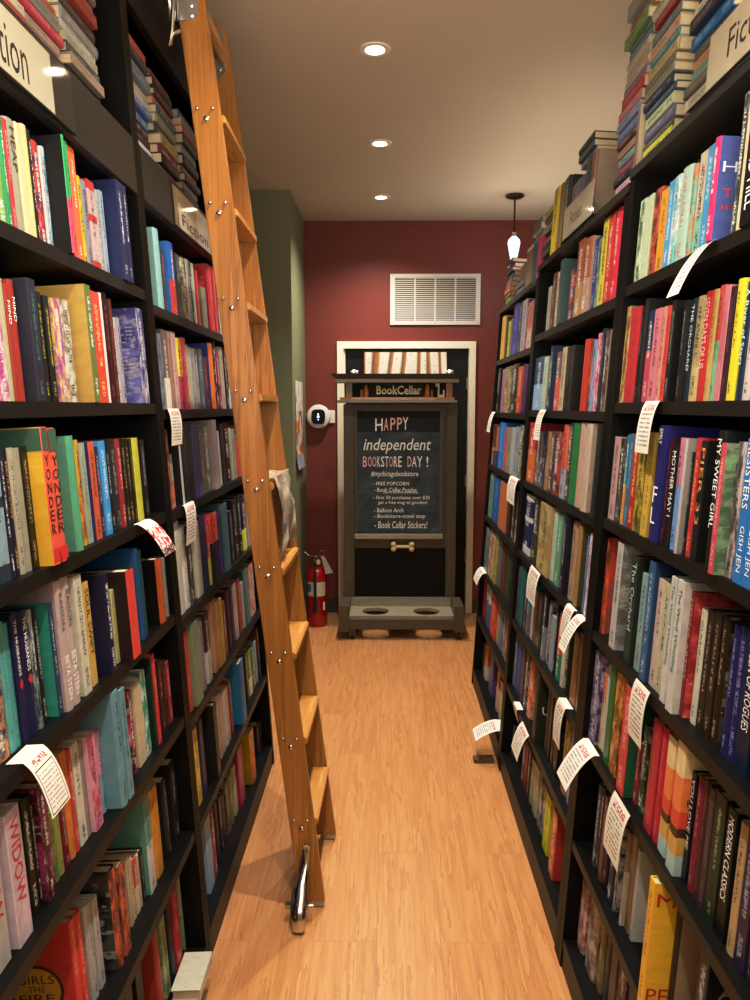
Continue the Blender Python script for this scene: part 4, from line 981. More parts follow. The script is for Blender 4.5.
# ---- how large each shows in the photograph
def scr_area(q):
    s, d = q['s'], q['d']
    if q['flat']: a, b, w0, w1 = q['ua'], q['ub'], q['w0'], q['w0']+q['t']
    else: a, b, w0, w1 = q['ua'], q['ub'], q['w0'], q['w0']+q['h']
    pts = [proj(P(s, u, w, d)) for u, w in ((a, w0), (b, w0), (b, w1), (a, w1))]
    pts = [(min(750, max(0, x)), min(1000, max(0, y))) for x, y in pts]
    ar = 0
    for (x0, y0), (x1, y1) in zip(pts, pts[1:]+pts[:1]): ar += x0*y1-x1*y0
    ar = abs(ar)/2
    if q['cov']: ar *= 1.6
    if q['case'] == 'LB' and pts[1][0] > 232+(pts[1][1]-300)*.0: ar *= .6
    return ar
for q in BOOKS:
    q['rnd'] = (random.random(), .9 if q['cov'] in ('56a', 'e94', 'fc1', '332', '686', 'd32') else random.random()); q['round'] = random.random() < .45
    q['area'] = scr_area(q)
BOOKS = [q for q in BOOKS if q['area'] > 0.5]
fr_ = random.Random(11)
PAL = 'b33 27a ccb 222 685 d94 99a 445 cb8 733 357 bba 964 dcd 434 a55'.split()
for case, c in CASES.items():
    for i in range(7):
        row = sorted([q for q in BOOKS if q['case'] == case and q['row'] == i and not q['flat']], key=lambda q: q['ua'])
        if not row: continue
        spans = [(c['u0']+c['t0']+.004, row[0]['ua']-.004)]
        if case == 'LB': spans.append((row[-1]['ub']+.004, c['u1']-c['t1']-.03))
        if case in ('LB', 'RB', 'RC'): spans = spans[1:]
        ceil_w = c['sh'][i-1]-.027 if i > 0 else (c['top']-TH if c['top'] else FAS0)
        for a, b in spans:
            u = a
            while u < b-.012:
                t_ = min(fr_.uniform(.014, .034), b-u)
                xx = [proj(P(c['s'], u+t_, c['sh'][i]+k_, d_))[0] for k_ in (0, .24) for d_ in (.01, .17)]
                if t_ > .01 and (case == 'LB' or max(xx) < -2 or min(xx) > 752): BOOKS.append(dict(case=case, row=i, s=c['s'], w0=c['sh'][i], ua=u, ub=u+t_, h=min(fr_.uniform(.19, .235), ceil_w-c['sh'][i]-.012), d=fr_.uniform(.012, .03), col=fr_.choice(PAL), acc=fr_.choice(PAL), st=fr_.choice('llhn'), cov=None, title=None, flat=False, dep=.14, idx=50, n=0, rnd=(fr_.random(), fr_.random()), round=False, area=0))
                u += t_+.0005
ranked = sorted(BOOKS, key=lambda q: -q['area'])
IND = set(id(q) for q in ranked[:300])

import colorsys
def cname(hexa):
    r, g, b = (int(ch, 16)/15 for ch in hexa)
    h, l, s_ = colorsys.rgb_to_hls(r, g, b); h *= 360
    mx, mn = max(r, g, b), min(r, g, b); ch = mx-mn
    if ch < .09 or (ch < .14 and l < .3):
        return 'black' if l < .2 else 'charcoal' if l < .32 else 'grey' if l < .6 else 'light grey' if l < .76 else 'off-white'
    if ch < .21 and l > .68: return 'cream' if 20 < h < 100 else 'off-white'
    if h < 14 or h >= 345: n = 'maroon' if l < .3 else 'pink' if l > .62 else 'red'
    elif h < 42: n = 'dark brown' if l < .25 else 'brown' if ch < .32 and l < .52 else 'tan' if ch < .45 else 'orange'
    elif h < 68: n = 'olive' if l < .38 else 'beige' if ch < .35 else 'yellow'
    elif h < 160: n = 'dark green' if l < .27 else 'pale green' if l > .64 else 'green'
    elif h < 198: n = 'dark teal' if l < .27 else 'pale teal' if l > .6 else 'teal'
    elif h < 250: n = 'navy' if l < .3 else 'pale blue' if l > .62 else 'blue'
    elif h < 300: n = 'dark purple' if l < .27 else 'lilac' if l > .6 else 'purple'
    else: n = 'plum' if l < .35 else 'pink' if l > .6 else 'magenta'
    return n
ORD = ['zeroth', 'first', 'second', 'third', 'fourth', 'fifth', 'sixth', 'seventh', 'eighth', 'ninth', 'tenth', 'eleventh', 'twelfth', 'thirteenth', 'fourteenth', 'fifteenth', 'sixteenth', 'seventeenth', 'eighteenth', 'nineteenth', 'twentieth', 'twenty-first', 'twenty-second', 'twenty-third', 'twenty-fourth', 'twenty-fifth', 'twenty-sixth', 'twenty-seventh', 'twenty-eighth', 'twenty-ninth', 'thirtieth']
ROWN = ['top', 'second', 'third', 'fourth', 'fifth', 'sixth', 'lowest']
STKN = {'stack_one': 'stack behind the near right sign', 'stack_two': 'tall stack far end of near right bookcase top', 'stack_three': 'near right bookcase top', 'stack_four': 'tall stack near end of middle right bookcase top',
        'stack_five': 'pile topping upright books behind small sign', 'stack_six': 'pile at far end of middle right bookcase top', 'stack_seven': 'pile topping upright books, far right bookcase top',
        'stack_eight': 'second pile from red wall, far right top', 'stack_nine': 'pile nearest the red wall, far right top', 'stack_ten': 'upper left shelf pile nearest camera',
        'stack_eleven': 'upper left shelf pile second from camera', 'stack_twelve': 'upper shelf pile beside near left divider', 'stack_thirteen': 'upper shelf pile just past left divider',
        'stack_fourteen': 'upper shelf pile second past left divider', 'stack_fifteen': 'upper shelf pile touching the oak ladder'}
def book_label(q):
    c = cname(q['col'])
    if q.get('lying'): return 'thick cream book lying flat on the lowest shelf of near left bookcase'
    if q['flat']: return f"{c} book lying flat, {ORD[q['idx']+1]} from bottom, {STKN[q['case']]}"
    kind = {'h': f"and {cname(q['acc']) if q['acc'] else 'dark'} book", 'n': 'patterned book', 'b': 'banded book', 'p': 'plain book', 's': 'striped book'}.get(q['st'], 'book')
    if q['title']: kind = 'large-lettered book'
    # left wall rows read near to far from left; right wall rows far to near
    pos = q['idx']+1 if q['s'] < 0 else q['n']-q['idx']
    where = f"{ROWN[q['row']]} shelf, {CASES[q['case']]['bay']}" if q['case'] in CASES else ('top of middle right bookcase' if q['case'] == 'TB' else 'top of far right bookcase')
    if q['case'] == 'TB': where = ('behind small sign, ' if q['row'] == 0 else 'left of small sign, ')+where
    return f"{c} {kind}, {ORD[pos]} from left, {where}"
def book_group(q):
    if q['flat']: return 'books lying in piles above the shelves'
    if q['case'] in CASES: return f"books on the {ROWN[q['row']]} shelf of the {CASES[q['case']]['bay']}"
    return 'books standing on top of the right bookcases'
stuff = dict(v=[], f=[], tags=[], qs=[], pv=[], pf=[])
for q in BOOKS:
    t, V, Fc, tags, pv, pf = book_mesh(q)
    s = q['s']
    if q.get('lying'): m4 = mat_at(s, q['ub'], q['w0']+t/2+.0005, q['d'], True)
    elif q['flat']: m4 = mat_at(s, q['ub'] if s < 0 else q['ua'], q['w0']+t/2, q['d'], True)
    else: m4 = mat_at(s, (q['ua']+q['ub'])/2, q['w0']+.0006, q['d'])
    q['m4'] = m4
    me = bpy.data.meshes.new('book'); me.from_pydata(V, [], Fc); me.materials.append(M['cover']); paint(me, q, t, tags)
    if id(q) in IND:
        o = bpy.data.objects.new('book', me); C.objects.link(o); o.matrix_world = m4
        tag(o, book_label(q), 'book', book_group(q))
        mp = bpy.data.meshes.new('pages'); mp.from_pydata(pv, [], pf); mp.materials.append(M['pages'])
        po = bpy.data.objects.new('pages', mp); C.objects.link(po); po.parent = o
        q['obj'] = o; q['tt'] = t
    else:
        q['me'] = me; q['pm'] = (pv, pf); stuff['qs'].append(q)
# the many smallest books: one object
if stuff['qs']:
    bm = bmesh.new()
    org = stuff['qs'][0]['m4'].translation.copy(); T0 = Matrix.Translation(-org)
    for q in stuff['qs']:
        q['me'].transform(T0 @ q['m4']); bm.from_mesh(q['me']); bpy.data.meshes.remove(q['me'])
    for q in stuff['qs']:
        pv, pf = q['pm']; vs = [bm.verts.new(T0 @ q['m4'] @ Vector(p)) for p in pv]
        for f in pf:
            fc = bm.faces.new([vs[i] for i in f]); fc.material_index = 1
    me = bpy.data.meshes.new('small_books'); bm.to_mesh(me); bm.free()
    me.materials.append(M['cover']); me.materials.append(M['pages'])
    o = bpy.data.objects.new('packed_books', me); C.objects.link(o); o.location = org
    tag(o, 'remaining narrow and distant books packed along all the shelves', 'books'); o['kind'] = 'stuff'
# ---- readable lettering
def spine_text(q, s, v0, v1, width=.62, col=None):
    o, t, h = q['obj'], q['tt'], q['h']
    vs, fs = text_verts(s)
    x0 = min(v.x for v in vs); x1 = max(v.x for v in vs); y0 = min(v.y for v in vs); y1 = max(v.y for v in vs)
    L = (v1-v0)*h; Wd = t*width
    me = bpy.data.meshes.new('spine_title')
    me.from_pydata([((v.y-y0)/(y1-y0)*Wd-Wd/2, -.0007, v1*h-(v.x-x0)/(x1-x0)*L) for v in vs], [], fs)
    k = col or (q['acc'] or 'fff')
    nm = 'lettering_'+k
    if nm not in M: M[nm] = simple(nm, hx(k), .6, var=.02)
    me.materials.append(M[nm])
    c = bpy.data.objects.new('spine_title', me); C.objects.link(c); c.parent = o
def stacked_text(q, s, v0, v1, width=.7):
    """upright letters one under the other"""
    o, t, h = q['obj'], q['tt'], q['h']
    V, Fs = [], []
    n = len(s); st = (v1-v0)*h/n
    for k, ch in enumerate(s):
        vs, fs = text_verts(ch)
        x0 = min(v.x for v in vs); x1 = max(v.x for v in vs); y0 = min(v.y for v in vs); y1 = max(v.y for v in vs)
        b = len(V); top = v1*h-k*st
        V += [((v.x-x0)/(x1-x0)*t*width-t*width/2, -.0007, top-st*.8+(v.y-y0)/(y1-y0)*st*.78) for v in vs]
        Fs += [tuple(b+i for i in f) for f in fs]
    me = bpy.data.meshes.new('spine_title'); me.from_pydata(V, [], Fs)
    nm = 'lettering_'+(q['acc'] or 'fff')
    if nm not in M: M[nm] = simple(nm, hx(q['acc'] or 'fff'), .6, var=.02)
    me.materials.append(M[nm])
    c = bpy.data.objects.new('spine_title', me); C.objects.link(c); c.parent = o
def cover_text(q, s, y0, y1, z0, z1, col, side):
    """lettering on the face towards the camera: side=-1 is local -x, +1 local +x"""
    o, t = q['obj'], q['tt']
    vs, fs = text_verts(s)
    a0 = min(v.x for v in vs); a1 = max(v.x for v in vs); b0 = min(v.y for v in vs); b1 = max(v.y for v in vs)
    V = []
    for v in vs:
        y = y0+(v.x-a0)/(a1-a0)*(y1-y0)
        V.append((side*(t/2+.0008), y, z0+(v.y-b0)/(b1-b0)*(z1-z0)))
    me = bpy.data.meshes.new('cover_lettering'); me.from_pydata(V, [], fs)
    nm = 'lettering_'+col
    if nm not in M: M[nm] = simple(nm, hx(col), .6, var=.02)
    me.materials.append(M[nm])
    c = bpy.data.objects.new('cover_lettering', me); C.objects.link(c); c.parent = o
for q in BOOKS:
    if 'obj' not in q: continue
    T_ = q['title']
    if T_ == 'YONDER':
        stacked_text(q, T_, .20, .80, .66)
        t, h = q['tt'], q['h']
        for nm, z0, z1, cc, side in (('jacket_band', .83*h, h, '465', True), ('spine_band', .02*h, .13*h, 'c33', False)):
            V = [(-t/2+.002, -.0006, z0), (t/2-.002, -.0006, z0), (t/2-.002, -.0006, z1-.002), (-t/2+.002, -.0006, z1-.002)]
            Fs = [(0, 1, 2, 3)]
            if side: V += [(-t/2-.0006, 0.001, z0), (-t/2-.0006, q['dep']-.002, z0), (-t/2-.0006, q['dep']-.002, z1-.002), (-t/2-.0006, .001, z1-.002)]; Fs.append((4, 5, 6, 7))
            me = bpy.data.meshes.new(nm); me.from_pydata(V, [], Fs); me.materials.append(simple('band_'+cc, hx(cc), .5, var=.06))
            b_ = bpy.data.objects.new(nm, me); C.objects.link(b_); b_.parent = q['obj']
    elif T_ == 'F L': stacked_text(q, 'FL', .12, .48, .5); spine_text(q, 'EMILY', .84, .97, .4)
    elif T_ == 'RAISON': spine_text(q, 'RAISON', .62, .9, .5, '554'); spine_text(q, 'BETA STEIN', .08, .42, .6, 'fff')
    elif T_ == 'THE HUSBANDS':
        spine_text(q, T_, .52, .95, .42)
        me = bpy.data.meshes.new('spine_emblem'); t, h = q['tt'], q['h']
        me.from_pydata([(0, -.0008, .5*h), (t*.34, -.0008, .455*h), (0, -.0008, .41*h), (-t*.34, -.0008, .455*h)], [], [(0, 3, 2, 1)])
        me.materials.append(M['ink_red']); c = bpy.data.objects.new('spine_emblem', me); C.objects.link(c); c.parent = q['obj']
    elif T_ == 'GISH JEN': spine_text(q, 'RESISTERS', .52, .97, .62); spine_text(q, T_, .08, .40, .62)
    elif T_ == 'MIND': spine_text(q, T_, .66, .86, .5)
    elif T_ == 'HEAP': spine_text(q, T_, .55, .93, .5)
    elif T_: spine_text(q, T_, *((.12, .75) if T_ == 'DAVID HILL' else (.3, .94)), .58)
def find(case, row, col, st=None, nth=0):
    L = [q for q in BOOKS if q['case'] == case and q['row'] == row and q['col'] == col and 'obj' in q]
    return L[nth] if len(L) > nth else None
q = find('RA', 0, 'd27')
if q:
    cover_text(q, 'Hi', .012, .05, q['h']*.66, q['h']*.76, 'dde', 1); cover_text(q, 'T', .016, .036, q['h']*.42, q['h']*.5, 'c34', 1); cover_text(q, 'in', .016, .04, q['h']*.3, q['h']*.35, 'c34', 1)
q = find('RA', 4, 'e94', nth=0)
if q: cover_text(q, 'BO', .012, .04, q['h']*.55, q['h']*.6, '332', 1); cover_text(q, 'K', .016, .034, q['h']*.07, q['h']*.13, '223', 1)
q = find('RA', 5, 'fc1')
if q: cover_text(q, 'M', .008, .045, q['h']*.82, q['h']*.92, 'b22', 1); cover_text(q, 'PE', .006, .05, q['h']*.07, q['h']*.18, 'b22', 1)
q = find('RA', 5, '124')
if q: spine_text(q, 'P', .10, .16, .6, 'ccd')
q = find('RB', 5, '222')
if q: cover_text(q, 'U', .02, .05, q['h']*.42, q['h']*.54, 'ddd', 1)
q = find('RA', 5, '222')
if q: cover_text(q, 'A', .02, .055, q['h']*.72, q['h']*.80, '999', 1)
q = find('RA', 2, 'd56')
if q: cover_text(q, 'D', .02, .045, q['h']*.78, q['h']*.85, '332', 1); cover_text(q, 'B', .02, .045, q['h']*.68, q['h']*.75, '332', 1)
q = find('RB', 1, '222', nth=0)
q = find('LA', 5, 'd32', nth=0)
if q:
    t, h = q['tt'], q['h']; V = []; n = 28
    for rr in (.052, .046):
        for i in range(n): V.append((-t/2-.0008-(0.0004 if rr < .05 else 0), .075+rr*math.cos(2*PI*i/n), h*.40+rr*math.sin(2*PI*i/n)))
    me = bpy.data.meshes.new('cover_emblem'); me.from_pydata(V, [], [tuple(range(n)), tuple(range(n, 2*n))])
    me.materials.append(simple('emblem_dark', hx('433'), .6)); me.materials.append(simple('emblem_gold', hx('c93'), .6)); me.polygons[1].material_index = 1
    c = bpy.data.objects.new('cover_emblem', me); C.objects.link(c); c.parent = q['obj']
    for s_, a, b, z0, z1 in (('GIRLS', .112, .040, .46, .54), ('THE', .092, .058, .385, .44), ('FIRE', .110, .042, .29, .365)): cover_text(q, s_, a, b, h*z0, h*z1, '322', -1)
    for c in q['obj'].children:
        if c.name.startswith('cover_lettering'): c.location.x = -.0006

# ================================================================== SIGNS
def sign(s, ua, ub, w0, w1, ca, cb_, label, txt, tw, d=-.004):
    """sleeve ua..ub x w0..w1 on the case face; card ca..cb_; txt box tw=(u_start,u_end,w_lo,w_hi)"""
    t = thing('shelf_sign', label, 'sign', P(s, (ua+ub)/2, w0, d), 'section signs in clear sleeves')
    bm = bmesh.new(); boxP(bm, s, ca, cb_, w0+.004, w1-.003, d-.0012, d-.0004); obj('sign_card', bm, M['sign_card'], t)
    bm = bmesh.new(); bm.faces.new([bm.verts.new(P(s, a_, b_, d-.0036)) for a_, b_ in ((ua, w0), (ub, w0), (ub, w1), (ua, w1))]); obj('clear_sleeve', bm, M['clear'], t)
    bm = bmesh.new(); boxP(bm, s, ua, ub, w0-.003, w0-.0003, d-.006, d+.0008); obj('sleeve_lip', bm, M['fascia'], t)
    if txt:
        x, y, z = frame(s)
        u0, u1, a, b = tw
        text_obj('lettering', txt, P(s, u0, a, d-.0016), x, z, abs(u1-u0), b-a, M['ink_black'], t)
# near left: only the end of the word is inside the picture
uN = on_face(-1, 25, 66)[0]; uT = on_face(-1, -2, 40)[0]
ln_ = (uN-uT)/.53
wm = on_face(-1, 14, 55)[1]
sign(-1, uN-ln_-.06, on_face(-1, 69, 98)[0], FAS0+.012, FAS1-.012, uN-ln_-.055, on_face(-1, 50, 85)[0], 'cream section sign in clear sleeve on near left bookcase fascia', 'Fiction', (uN-ln_, uN, wm-.034, wm+.040), d=-.0035)
ua, ub = on_face(-1, 171, 205)[0], on_face(-1, 212, 240)[0]
sign(-1, ua, ub, FAS0+.004, FAS1-.014, ua+.02, ub-.004, 'cream section sign with bright glare on far left bookcase fascia beside ladder', 'Fiction', (ua+.10, ua+(ub-ua)*.82, FAS0+.022, FAS0+.058), d=-.0035)
uF = on_face(1, 731, 45)[0]; uC = on_face(1, 751, 22)[0]
L_ = (uF-uC)/.40
sign(1, uF-L_-.05, on_face(1, 692, 105)[0], TA+.0045, TA+.118, uF-L_-.04, on_face(1, 709, 80)[0], 'large cream section sign standing on top of near right bookcase', 'Fiction', (uF, uF-L_, TA+.036, TA+.088))
ua, ub = on_face(1, 594, 205)[0], on_face(1, 564, 232)[0]
sign(1, ua-.03, ub, TBW+.0045, TBW+.118, ua, ub-.005, 'small cream section sign standing on top of middle right bookcase', 'Fiction', (on_face(1, 571, 225)[0], on_face(1, 583, 213)[0], TBW+.040, TBW+.082))

# ================================================================== SHELF CARDS
def shelf_card(case, i, fa, fb, bot, label, mat='card', n=12, wo=None):
    c = CASES[case]; s = c['s']; w = wo or c['sh'][i]+.002
    ua, ub = sorted((on_face(s, *fa)[0], on_face(s, *fb)[0]))
    ua = max(ua, c['u0']+c['t0']+.004); ub = min(ub, c['u1']-c['t1']-.004)
    if ub-ua < .03: ua = min(ua, ub-.03) if ub > c['u1']-.1 else ua; ub = ua+.03
    um = (ua+ub)/2
    b = on_y(bot[0], bot[1], um); f0 = P(s, um, w, -.002)
    ctrl = f0+(b-f0)*.32+Vector((-s*.012, 0, .012))
    bm = bmesh.new(); uv = bm.loops.layers.uv.new('uv')
    near = [q['d'] for q in BOOKS if q['case'] == case and q['row'] == i and q['ub'] > ua-.005 and q['ua'] < ub+.005]
    path = [P(s, um, w, min([.03]+near)-.004)] if min([.03]+near) > .006 else [P(s, um, w, -.0015)]
    path += [f0*(1-k/n)**2+ctrl*2*(k/n)*(1-k/n)+b*(k/n)**2 for k in range(n+1)]
    L = [0]
    for p, q_ in zip(path, path[1:]): L.append(L[-1]+(q_-p).length)
    g = [[bm.verts.new((p.x, y, p.z)) for y in (ua, ub)] for p in path]
    for k in range(len(path)-1):
        f = bm.faces.new((g[k][0], g[k][1], g[k+1][1], g[k+1][0]))
        for l, (uu, kk) in zip(f.loops, ((0, k), (1, k), (1, k+1), (0, k+1))):
            body = 1-max(0, (L[kk]-L[1]))/(L[-1]-L[1])
            l[uv].uv = ((1-uu) if s > 0 else uu, body*.8 if kk > 0 else .95)
    o = obj('shelf_card', bm, M[mat], smooth=True)
    tag(o, label, 'card', 'printed cards hanging from the shelves')
shelf_card('LA', 3, (22, 766), (42, 747), (62, 808), 'large white handwritten card with black border, fourth shelf of near left bookcase', 'card_border')
shelf_card('LA', 2, (137, 527), (149, 519), (171, 553), 'red printed card sticking out at far end of third shelf, near left bookcase', 'card_red')
shelf_card('LB', 1, (166, 405), (177, 405), (177, 445), 'narrow printed strip hanging from second shelf of far left bookcase')
shelf_card('LB', 2, (183, 507), (193, 504), (191, 543), 'curled white strip hanging from third shelf of far left bookcase')
shelf_card('RA', 0, (703, 246), (717, 239), (672, 296), 'long curled strip hanging edge-on from top shelf of near right bookcase')
shelf_card('RA', 1, (647, 402), (661, 402), (641, 453), 'printed card hanging from second shelf of near right bookcase')
shelf_card('RB', 1, (541, 410), (547, 410), (536, 440), 'narrow card hanging from second shelf of middle right bookcase')
shelf_card('RC', 1, (490, 413), (496, 413), (488, 432), 'narrow card hanging from second shelf of far right bookcase')
shelf_card('RC', 2, (511, 476), (519, 478), (510, 503), 'curled white strip hanging from third shelf of far right bookcase')
shelf_card('RC', 4, (481, 566), (485, 571), (475, 582), 'small card hanging from fifth shelf of far right bookcase')
shelf_card('RB', 3, (532, 568), (541, 577), (530, 602), 'card with yellow spot hanging from fourth shelf of middle right bookcase, farther one')
shelf_card('RB', 3, (568, 604), (575, 613), (563, 640), 'shorter card behind a longer one, near end of fourth shelf, middle right bookcase')
shelf_card('RB', 3, (578, 614), (585, 622), (561, 650), 'longer front card at near end of fourth shelf, middle right bookcase')
shelf_card('RA', 3, (637, 681), (651, 695), (634, 741), 'white card hanging low from fourth shelf of near right bookcase')
shelf_card('RA', 4, (584, 742), (595, 757), (561, 782), 'wide white card jutting into the aisle from fifth shelf, near right bookcase')
shelf_card('RA', 4, (615, 797), (631, 817), (610, 858), 'white card near the sunset-striped books, fifth shelf of near right bookcase')
shelf_card('RB', 4, (559, 702), (566, 712), (556, 744), 'white card hanging from fifth shelf of middle right bookcase')
shelf_card('RB', 5, (523, 722), (530, 731), (514, 754), 'white card hanging from sixth shelf of middle right bookcase, nearer one')
shelf_card('RB', 5, (514, 707), (518, 711), (518, 722), 'tiny white card on sixth shelf of middle right bookcase, farther one')
shelf_card('RC', 6, (495, 722), (499, 735), (474, 735), 'white card jutting flat over the floor from lowest shelf, far right bookcase', wo=.155)
tag(box('floor_block', (.405, .498, 3.27, 3.32, 0, .018), M['block_brown'], bevel=.002), 'small dark brown wooden block on the floor at right bookcase foot', 'block')

# ================================================================== LADDER
NY0, NY1, FY0, FY1 = 2.262, 2.287, 2.645, 2.670
def edge(z, y): 
    f = (y-NY0)/(FY1-NY0); return -.195+.012*f-(.1145*(1-f)+.1215*f)*z
lad = thing('library_ladder', 'tall oak rolling library ladder leaning on the left bookcases', 'ladder', (-.25, 2.45, 0))
RWD = .081
for y0, y1, lb in ((NY0, NY1, 'near rail'), (FY0, FY1, 'far rail')):
    ym = (y0+y1)/2; prof = []
    zb, zt = .022, 2.90
    prof += [(edge(zb, ym)-RWD, zb), (edge(zb, ym), zb), (edge(zt-.09, ym), zt-.09)]
    for k in range(1, 7):
        a = PI/2*k/6; prof.append((edge(zt-.09, ym)-.085*(1-math.cos(a)), zt-.09+.09*math.sin(a)))
    prof.append((edge(zt, ym)-RWD, zt))
    bm = bmesh.new()
    A = [bm.verts.new((x, y0, z)) for x, z in prof]; B = [bm.verts.new((x, y1, z)) for x, z in prof]
    bm.faces.new(A); bm.faces.new(B[::-1])
    for k in range(len(prof)): bm.faces.new((A[k], B[k], B[(k+1) % len(prof)], A[(k+1) % len(prof)]))
    obj('side_rail', bm, M['oak'], lad, bevel=.003)
    bm = bmesh.new(); add_box(bm, edge(0, ym)-RWD+.02, edge(0, ym)-.004, y0+.003, y1-.003, .004, .0215); obj('rubber_foot', bm, M['steel'], lad)
TZ = [2.46, 2.20, 1.93, 1.66, 1.39, 1.122, .85, .57, .295]
for z in TZ:
    pts = []
    xf0, xf1 = edge(z, NY1)+.009, edge(z, FY0)+.009
    pts = [(xf0-.088, NY1+.0003, z-.024), (xf0-.088, NY1+.0003, z), (xf1-.088, FY0-.0003, z-.024), (xf1-.088, FY0-.0003, z),
           (xf0, NY1+.0003, z-.024), (xf0, NY1+.0003, z), (xf1, FY0-.0003, z-.024), (xf1, FY0-.0003, z)]
    bm = bmesh.new(); add_hexa(bm, pts); obj('tread', bm, M['oak_tread'], lad, bevel=.004)
    xc = edge(z, NY0)-RWD/2
    for dx, dz, r_ in ((-.024, .004, .0055), (.020, .003, .0055), (.001, -.024, .0085)):
        bm = bmesh.new(); add_lathe(bm, [(r_, .0), (r_*.95, -.002), (r_*.55, -.0045), (r_*.1, -.0052)], (xc+dx, NY0-.0003, z+.004+dz), 12, 'Y'); obj('bolt', bm, M['chrome'], lad, smooth=True)
bm = bmesh.new(); zr = 2.77; add_cyl(bm, (edge(zr, NY1)-.026, NY1, zr), (edge(zr, FY0)-.026, FY0, zr), .019, n=20); obj('top_rung', bm, M['oak_tread'], lad, smooth=True)
for z, dx in ((2.835, -.034), (2.735, -.040)):
    bm = bmesh.new(); add_cyl(bm, (edge(z, FY0)+dx-.005, FY0-.006, z), (edge(z, FY0)+dx-.005, FY0-.0005, z), .028, n=20); add_cyl(bm, (edge(z, FY0)+dx, FY0-.010, z), (edge(z, FY0)+dx, FY0-.006, z), .009, n=12)
    obj('roller_bracket', bm, M['steel'], lad)
# top hardware on the near rail
p = on_y(185, 8, NY0)
bm = bmesh.new(); add_cyl(bm, (p.x+.006, NY0-.006, p.z), (p.x+.006, NY0-.0006, p.z), .034, n=20); add_box(bm, p.x-.045, p.x+.008, NY0-.005, NY0-.001, p.z-.034, p.z+.07)
for a, b in ((.018, .006), (.018, -.02)): add_cyl(bm, (p.x+a, NY0-.011, p.z+b), (p.x+a, NY0-.006, p.z+b), .006, n=10)
hk = obj('roller_bracket', bm, M['chrome'], lad)
bm = bmesh.new()
pts = [on_y(174, -14, NY0-.02), on_y(173, 10, NY0-.03), on_y(172, 30, NY0-.03), on_y(170, 45, NY0-.03)]
add_tube(bm, pts, .006, 8)
add_tube(bm, [on_y(180, 31, NY0-.02), on_y(174, 33, NY0-.03), on_y(171, 38, NY0-.03), on_y(169, 46, NY0-.035)], .005, 8)
obj('brake_hook', bm, M['chrome'], lad, smooth=True)
# caster with chrome fender at the foot of the near rail
path = [(306.5, 846, 2.257), (304.5, 862, 2.245), (301.5, 884, 2.205), (299.5, 905, 2.16), (298.5, 920, 2.140), (298.5, 931, 2.136)]
hw = [.013, .014, .016, .020, .021, .020]
bm = bmesh.new(); prev = None
for (x, y, Y), h_ in zip(path, hw):
    c = on_y(x, y, Y); c.z = max(c.z, .012)
    sec = [bm.verts.new((c.x-h_, c.y, c.z)), bm.verts.new((c.x-h_*.6, c.y-.007, c.z)), bm.verts.new((c.x+h_*.6, c.y-.007, c.z)), bm.verts.new((c.x+h_, c.y, c.z)), bm.verts.new((c.x+h_, c.y+.006, c.z)), bm.verts.new((c.x-h_, c.y+.006, c.z))]
    if prev:
        for k in range(6): bm.faces.new((prev[k], prev[(k+1) % 6], sec[(k+1) % 6], sec[k]))
    else: bm.faces.new(sec)
    prev = sec
bm.faces.new(prev[::-1])
fen = obj('chrome_fender', bm, M['chrome'], lad, smooth=True); fen['label'] = 'polished chrome caster cover'
wx = on_y(298.5, 925, 2.17).x
bm = bmesh.new(); add_lathe(bm, [(.038, -.018), (.050, -.014), (.052, 0), (.050, .014), (.038, .018)], (wx-.006, 2.20, .0525), 26, 'X'); obj('caster_wheel', bm, M['rubber'], lad, smooth=True)
bm = bmesh.new(); add_box(bm, wx-.045, wx+.03, 2.19, 2.21, .046, .060); add_cyl(bm, (wx-.02, 2.2, .0525), (wx+.045, 2.2, .0525), .006, n=10); obj('axle', bm, M['steel'], lad)
bm = bmesh.new(); c = on_y(306.5, 847, NY0-.006); add_cyl(bm, (c.x, NY0-.012, c.z), (c.x, NY0-.0005, c.z), .011, n=14); obj('bolt', bm, M['chrome'], lad)
# rail on the cases that carries it
rl = thing('ladder_rail', 'dark metal tube rail along the upper front of left bookcases', 'rail', P(-1, 2.3, 2.76, -.05))
bm = bmesh.new(); add_cyl(bm, P(-1, .9, 2.79, -.036), P(-1, 3.4, 2.79, -.036), .0105, n=12); obj('rail_tube', bm, M['steel'], rl, smooth=True)
for u in (1.0, 1.85, 2.9, 3.35):
    bm = bmesh.new(); add_cyl(bm, P(-1, u, 2.79, -.026), P(-1, u, 2.79, -.0005), .008, n=10); obj('rail_bracket', bm, M['steel'], rl)
# plastic bag over the fifth tread
z5 = 1.392
bm = bmesh.new(); rnd = random.Random(3)
path = []
for k in range(5): path.append((-.07+.075*k/4, z5+.006+.004*math.sin(k*2)))
for k in range(1, 15):
    f = k/14; path.append((.010+.016*math.sin(f*PI*.8), z5+.004-.225*f))
g = []
ny = 16
for i, (dx, z) in enumerate(path):
    rowv = []
    for j in range(ny+1):
        fy = j/ny; y = 2.305+.315*fy
        f = i/(len(path)-1)
        y += .012*math.sin(i*.9+j*.3)
        z_ = z-(.02*math.sin(fy*9)*(f > .3))
        amp = .006 if i > 4 else .002
        dd = amp*(math.sin(j*.62+i*.21)+.7*math.sin(j*1.1-i*.33+1)+rnd.uniform(-.45, .45))
        rowv.append(bm.verts.new((edge(z5, y)+.006+dx+(max(dd, -.008) if i > 4 else 0), y, z_+(abs(dd) if i <= 4 else 0))))
    g.append(rowv)
for i in range(len(path)-1):
    for j in range(ny): bm.faces.new((g[i][j], g[i][j+1], g[i+1][j+1], g[i+1][j]))
tag(obj('plastic_bag', bm, M['bag'], smooth=True), 'crumpled translucent plastic bag draped over a tread of the oak ladder', 'bag')

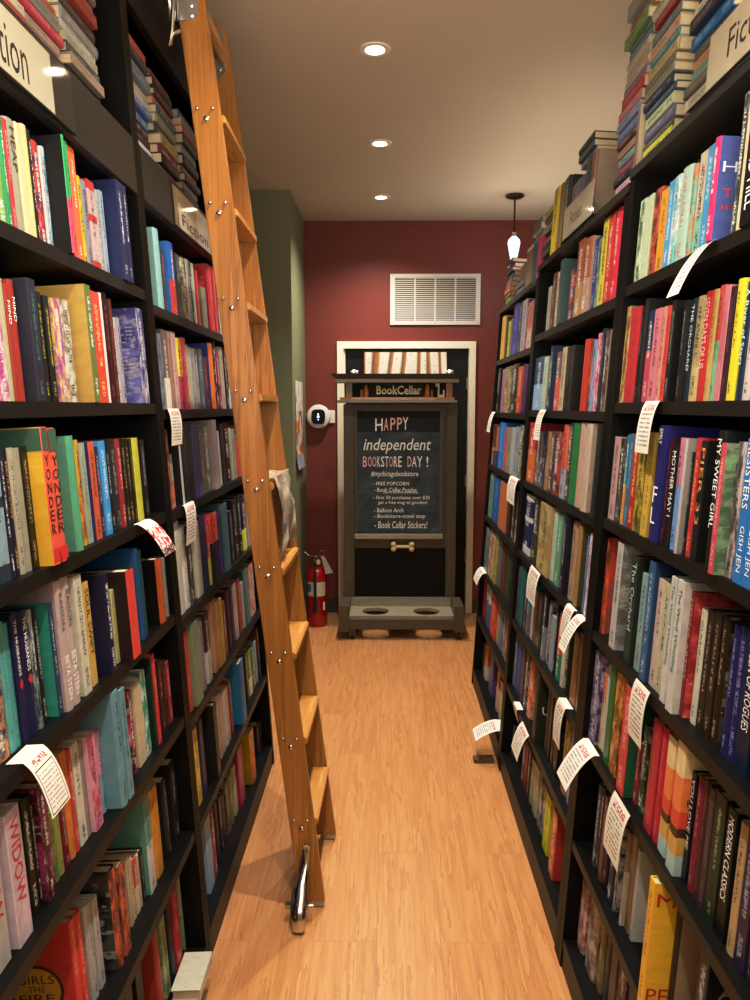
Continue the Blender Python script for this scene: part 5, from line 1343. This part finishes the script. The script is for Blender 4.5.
# ================================================================== LIGHT
def spot(name, x, y, z, power, ang=112, blend=1.0, col=(1.0, .935, .835), r=.022):
    l = bpy.data.lights.new(name, 'SPOT'); l.energy = power; l.spot_size = math.radians(ang); l.spot_blend = blend; l.color = col; l.shadow_soft_size = r
    o = bpy.data.objects.new(name, l); C.objects.link(o); o.location = (x, y, z); return o
for y, pw in ((5.182, 150), (4.157, 120), (3.11, 140), (2.07, 135), (1.03, 105), (0.0, 80), (-1.0, 50)):
    spot('downlight', -.04, y, CZ-.015, pw, 140 if y > 5 else 112)
pl = bpy.data.lights.new('pendant_light', 'POINT'); pl.energy = 4; pl.color = (.85, .93, 1); pl.shadow_soft_size = .05
o = bpy.data.objects.new('pendant_light', pl); C.objects.link(o); o.location = (.842, 5.147, 2.52)
def area(name, loc, rot, sx, sy, e, col=(1, .92, .80)):
    ar = bpy.data.lights.new(name, 'AREA'); ar.shape = 'RECTANGLE'; ar.size = sx; ar.size_y = sy; ar.energy = e; ar.color = col
    o = bpy.data.objects.new(name, ar); C.objects.link(o); o.location = loc; o.rotation_euler = rot
# added fill lamps without fixtures: one aimed forward, two thrown up on the ceiling
area('forward_fill', (.1, -1.3, 2.1), (math.radians(72), 0, 0), 2.4, 1.2, 20)
area('ceiling_fill', (.2, -.2, 1.9), (math.radians(180-18), 0, 0), 2.2, 1.6, 120)
area('ceiling_fill_far', (.95, 4.2, 2.35), (math.radians(180), 0, 0), .6, 2.0, 7)  # another added fill, brightens the far part of the ceiling
w = bpy.data.worlds.new('world'); bpy.context.scene.world = w; w.use_nodes = True
w.node_tree.nodes['Background'].inputs[0].default_value = (1, .86, .7, 1); w.node_tree.nodes['Background'].inputs[1].default_value = .05
sc = bpy.context.scene
sc.view_settings.view_transform = 'Standard'; sc.view_settings.look = 'None'
sc.view_settings.use_curve_mapping = True
cv = sc.view_settings.curve_mapping.curves[3]
cv.points.new(.22, .185); cv.points.new(.70, .735)
sc.view_settings.curve_mapping.update()
sc.view_settings.exposure = -0.1; sc.view_settings.gamma = 1.0
sc.cycles.max_bounces = 8; sc.cycles.diffuse_bounces = 4; sc.cycles.caustics_reflective = False; sc.cycles.caustics_refractive = False
sc.cycles.use_denoising = True; sc.cycles.sample_clamp_indirect = 6
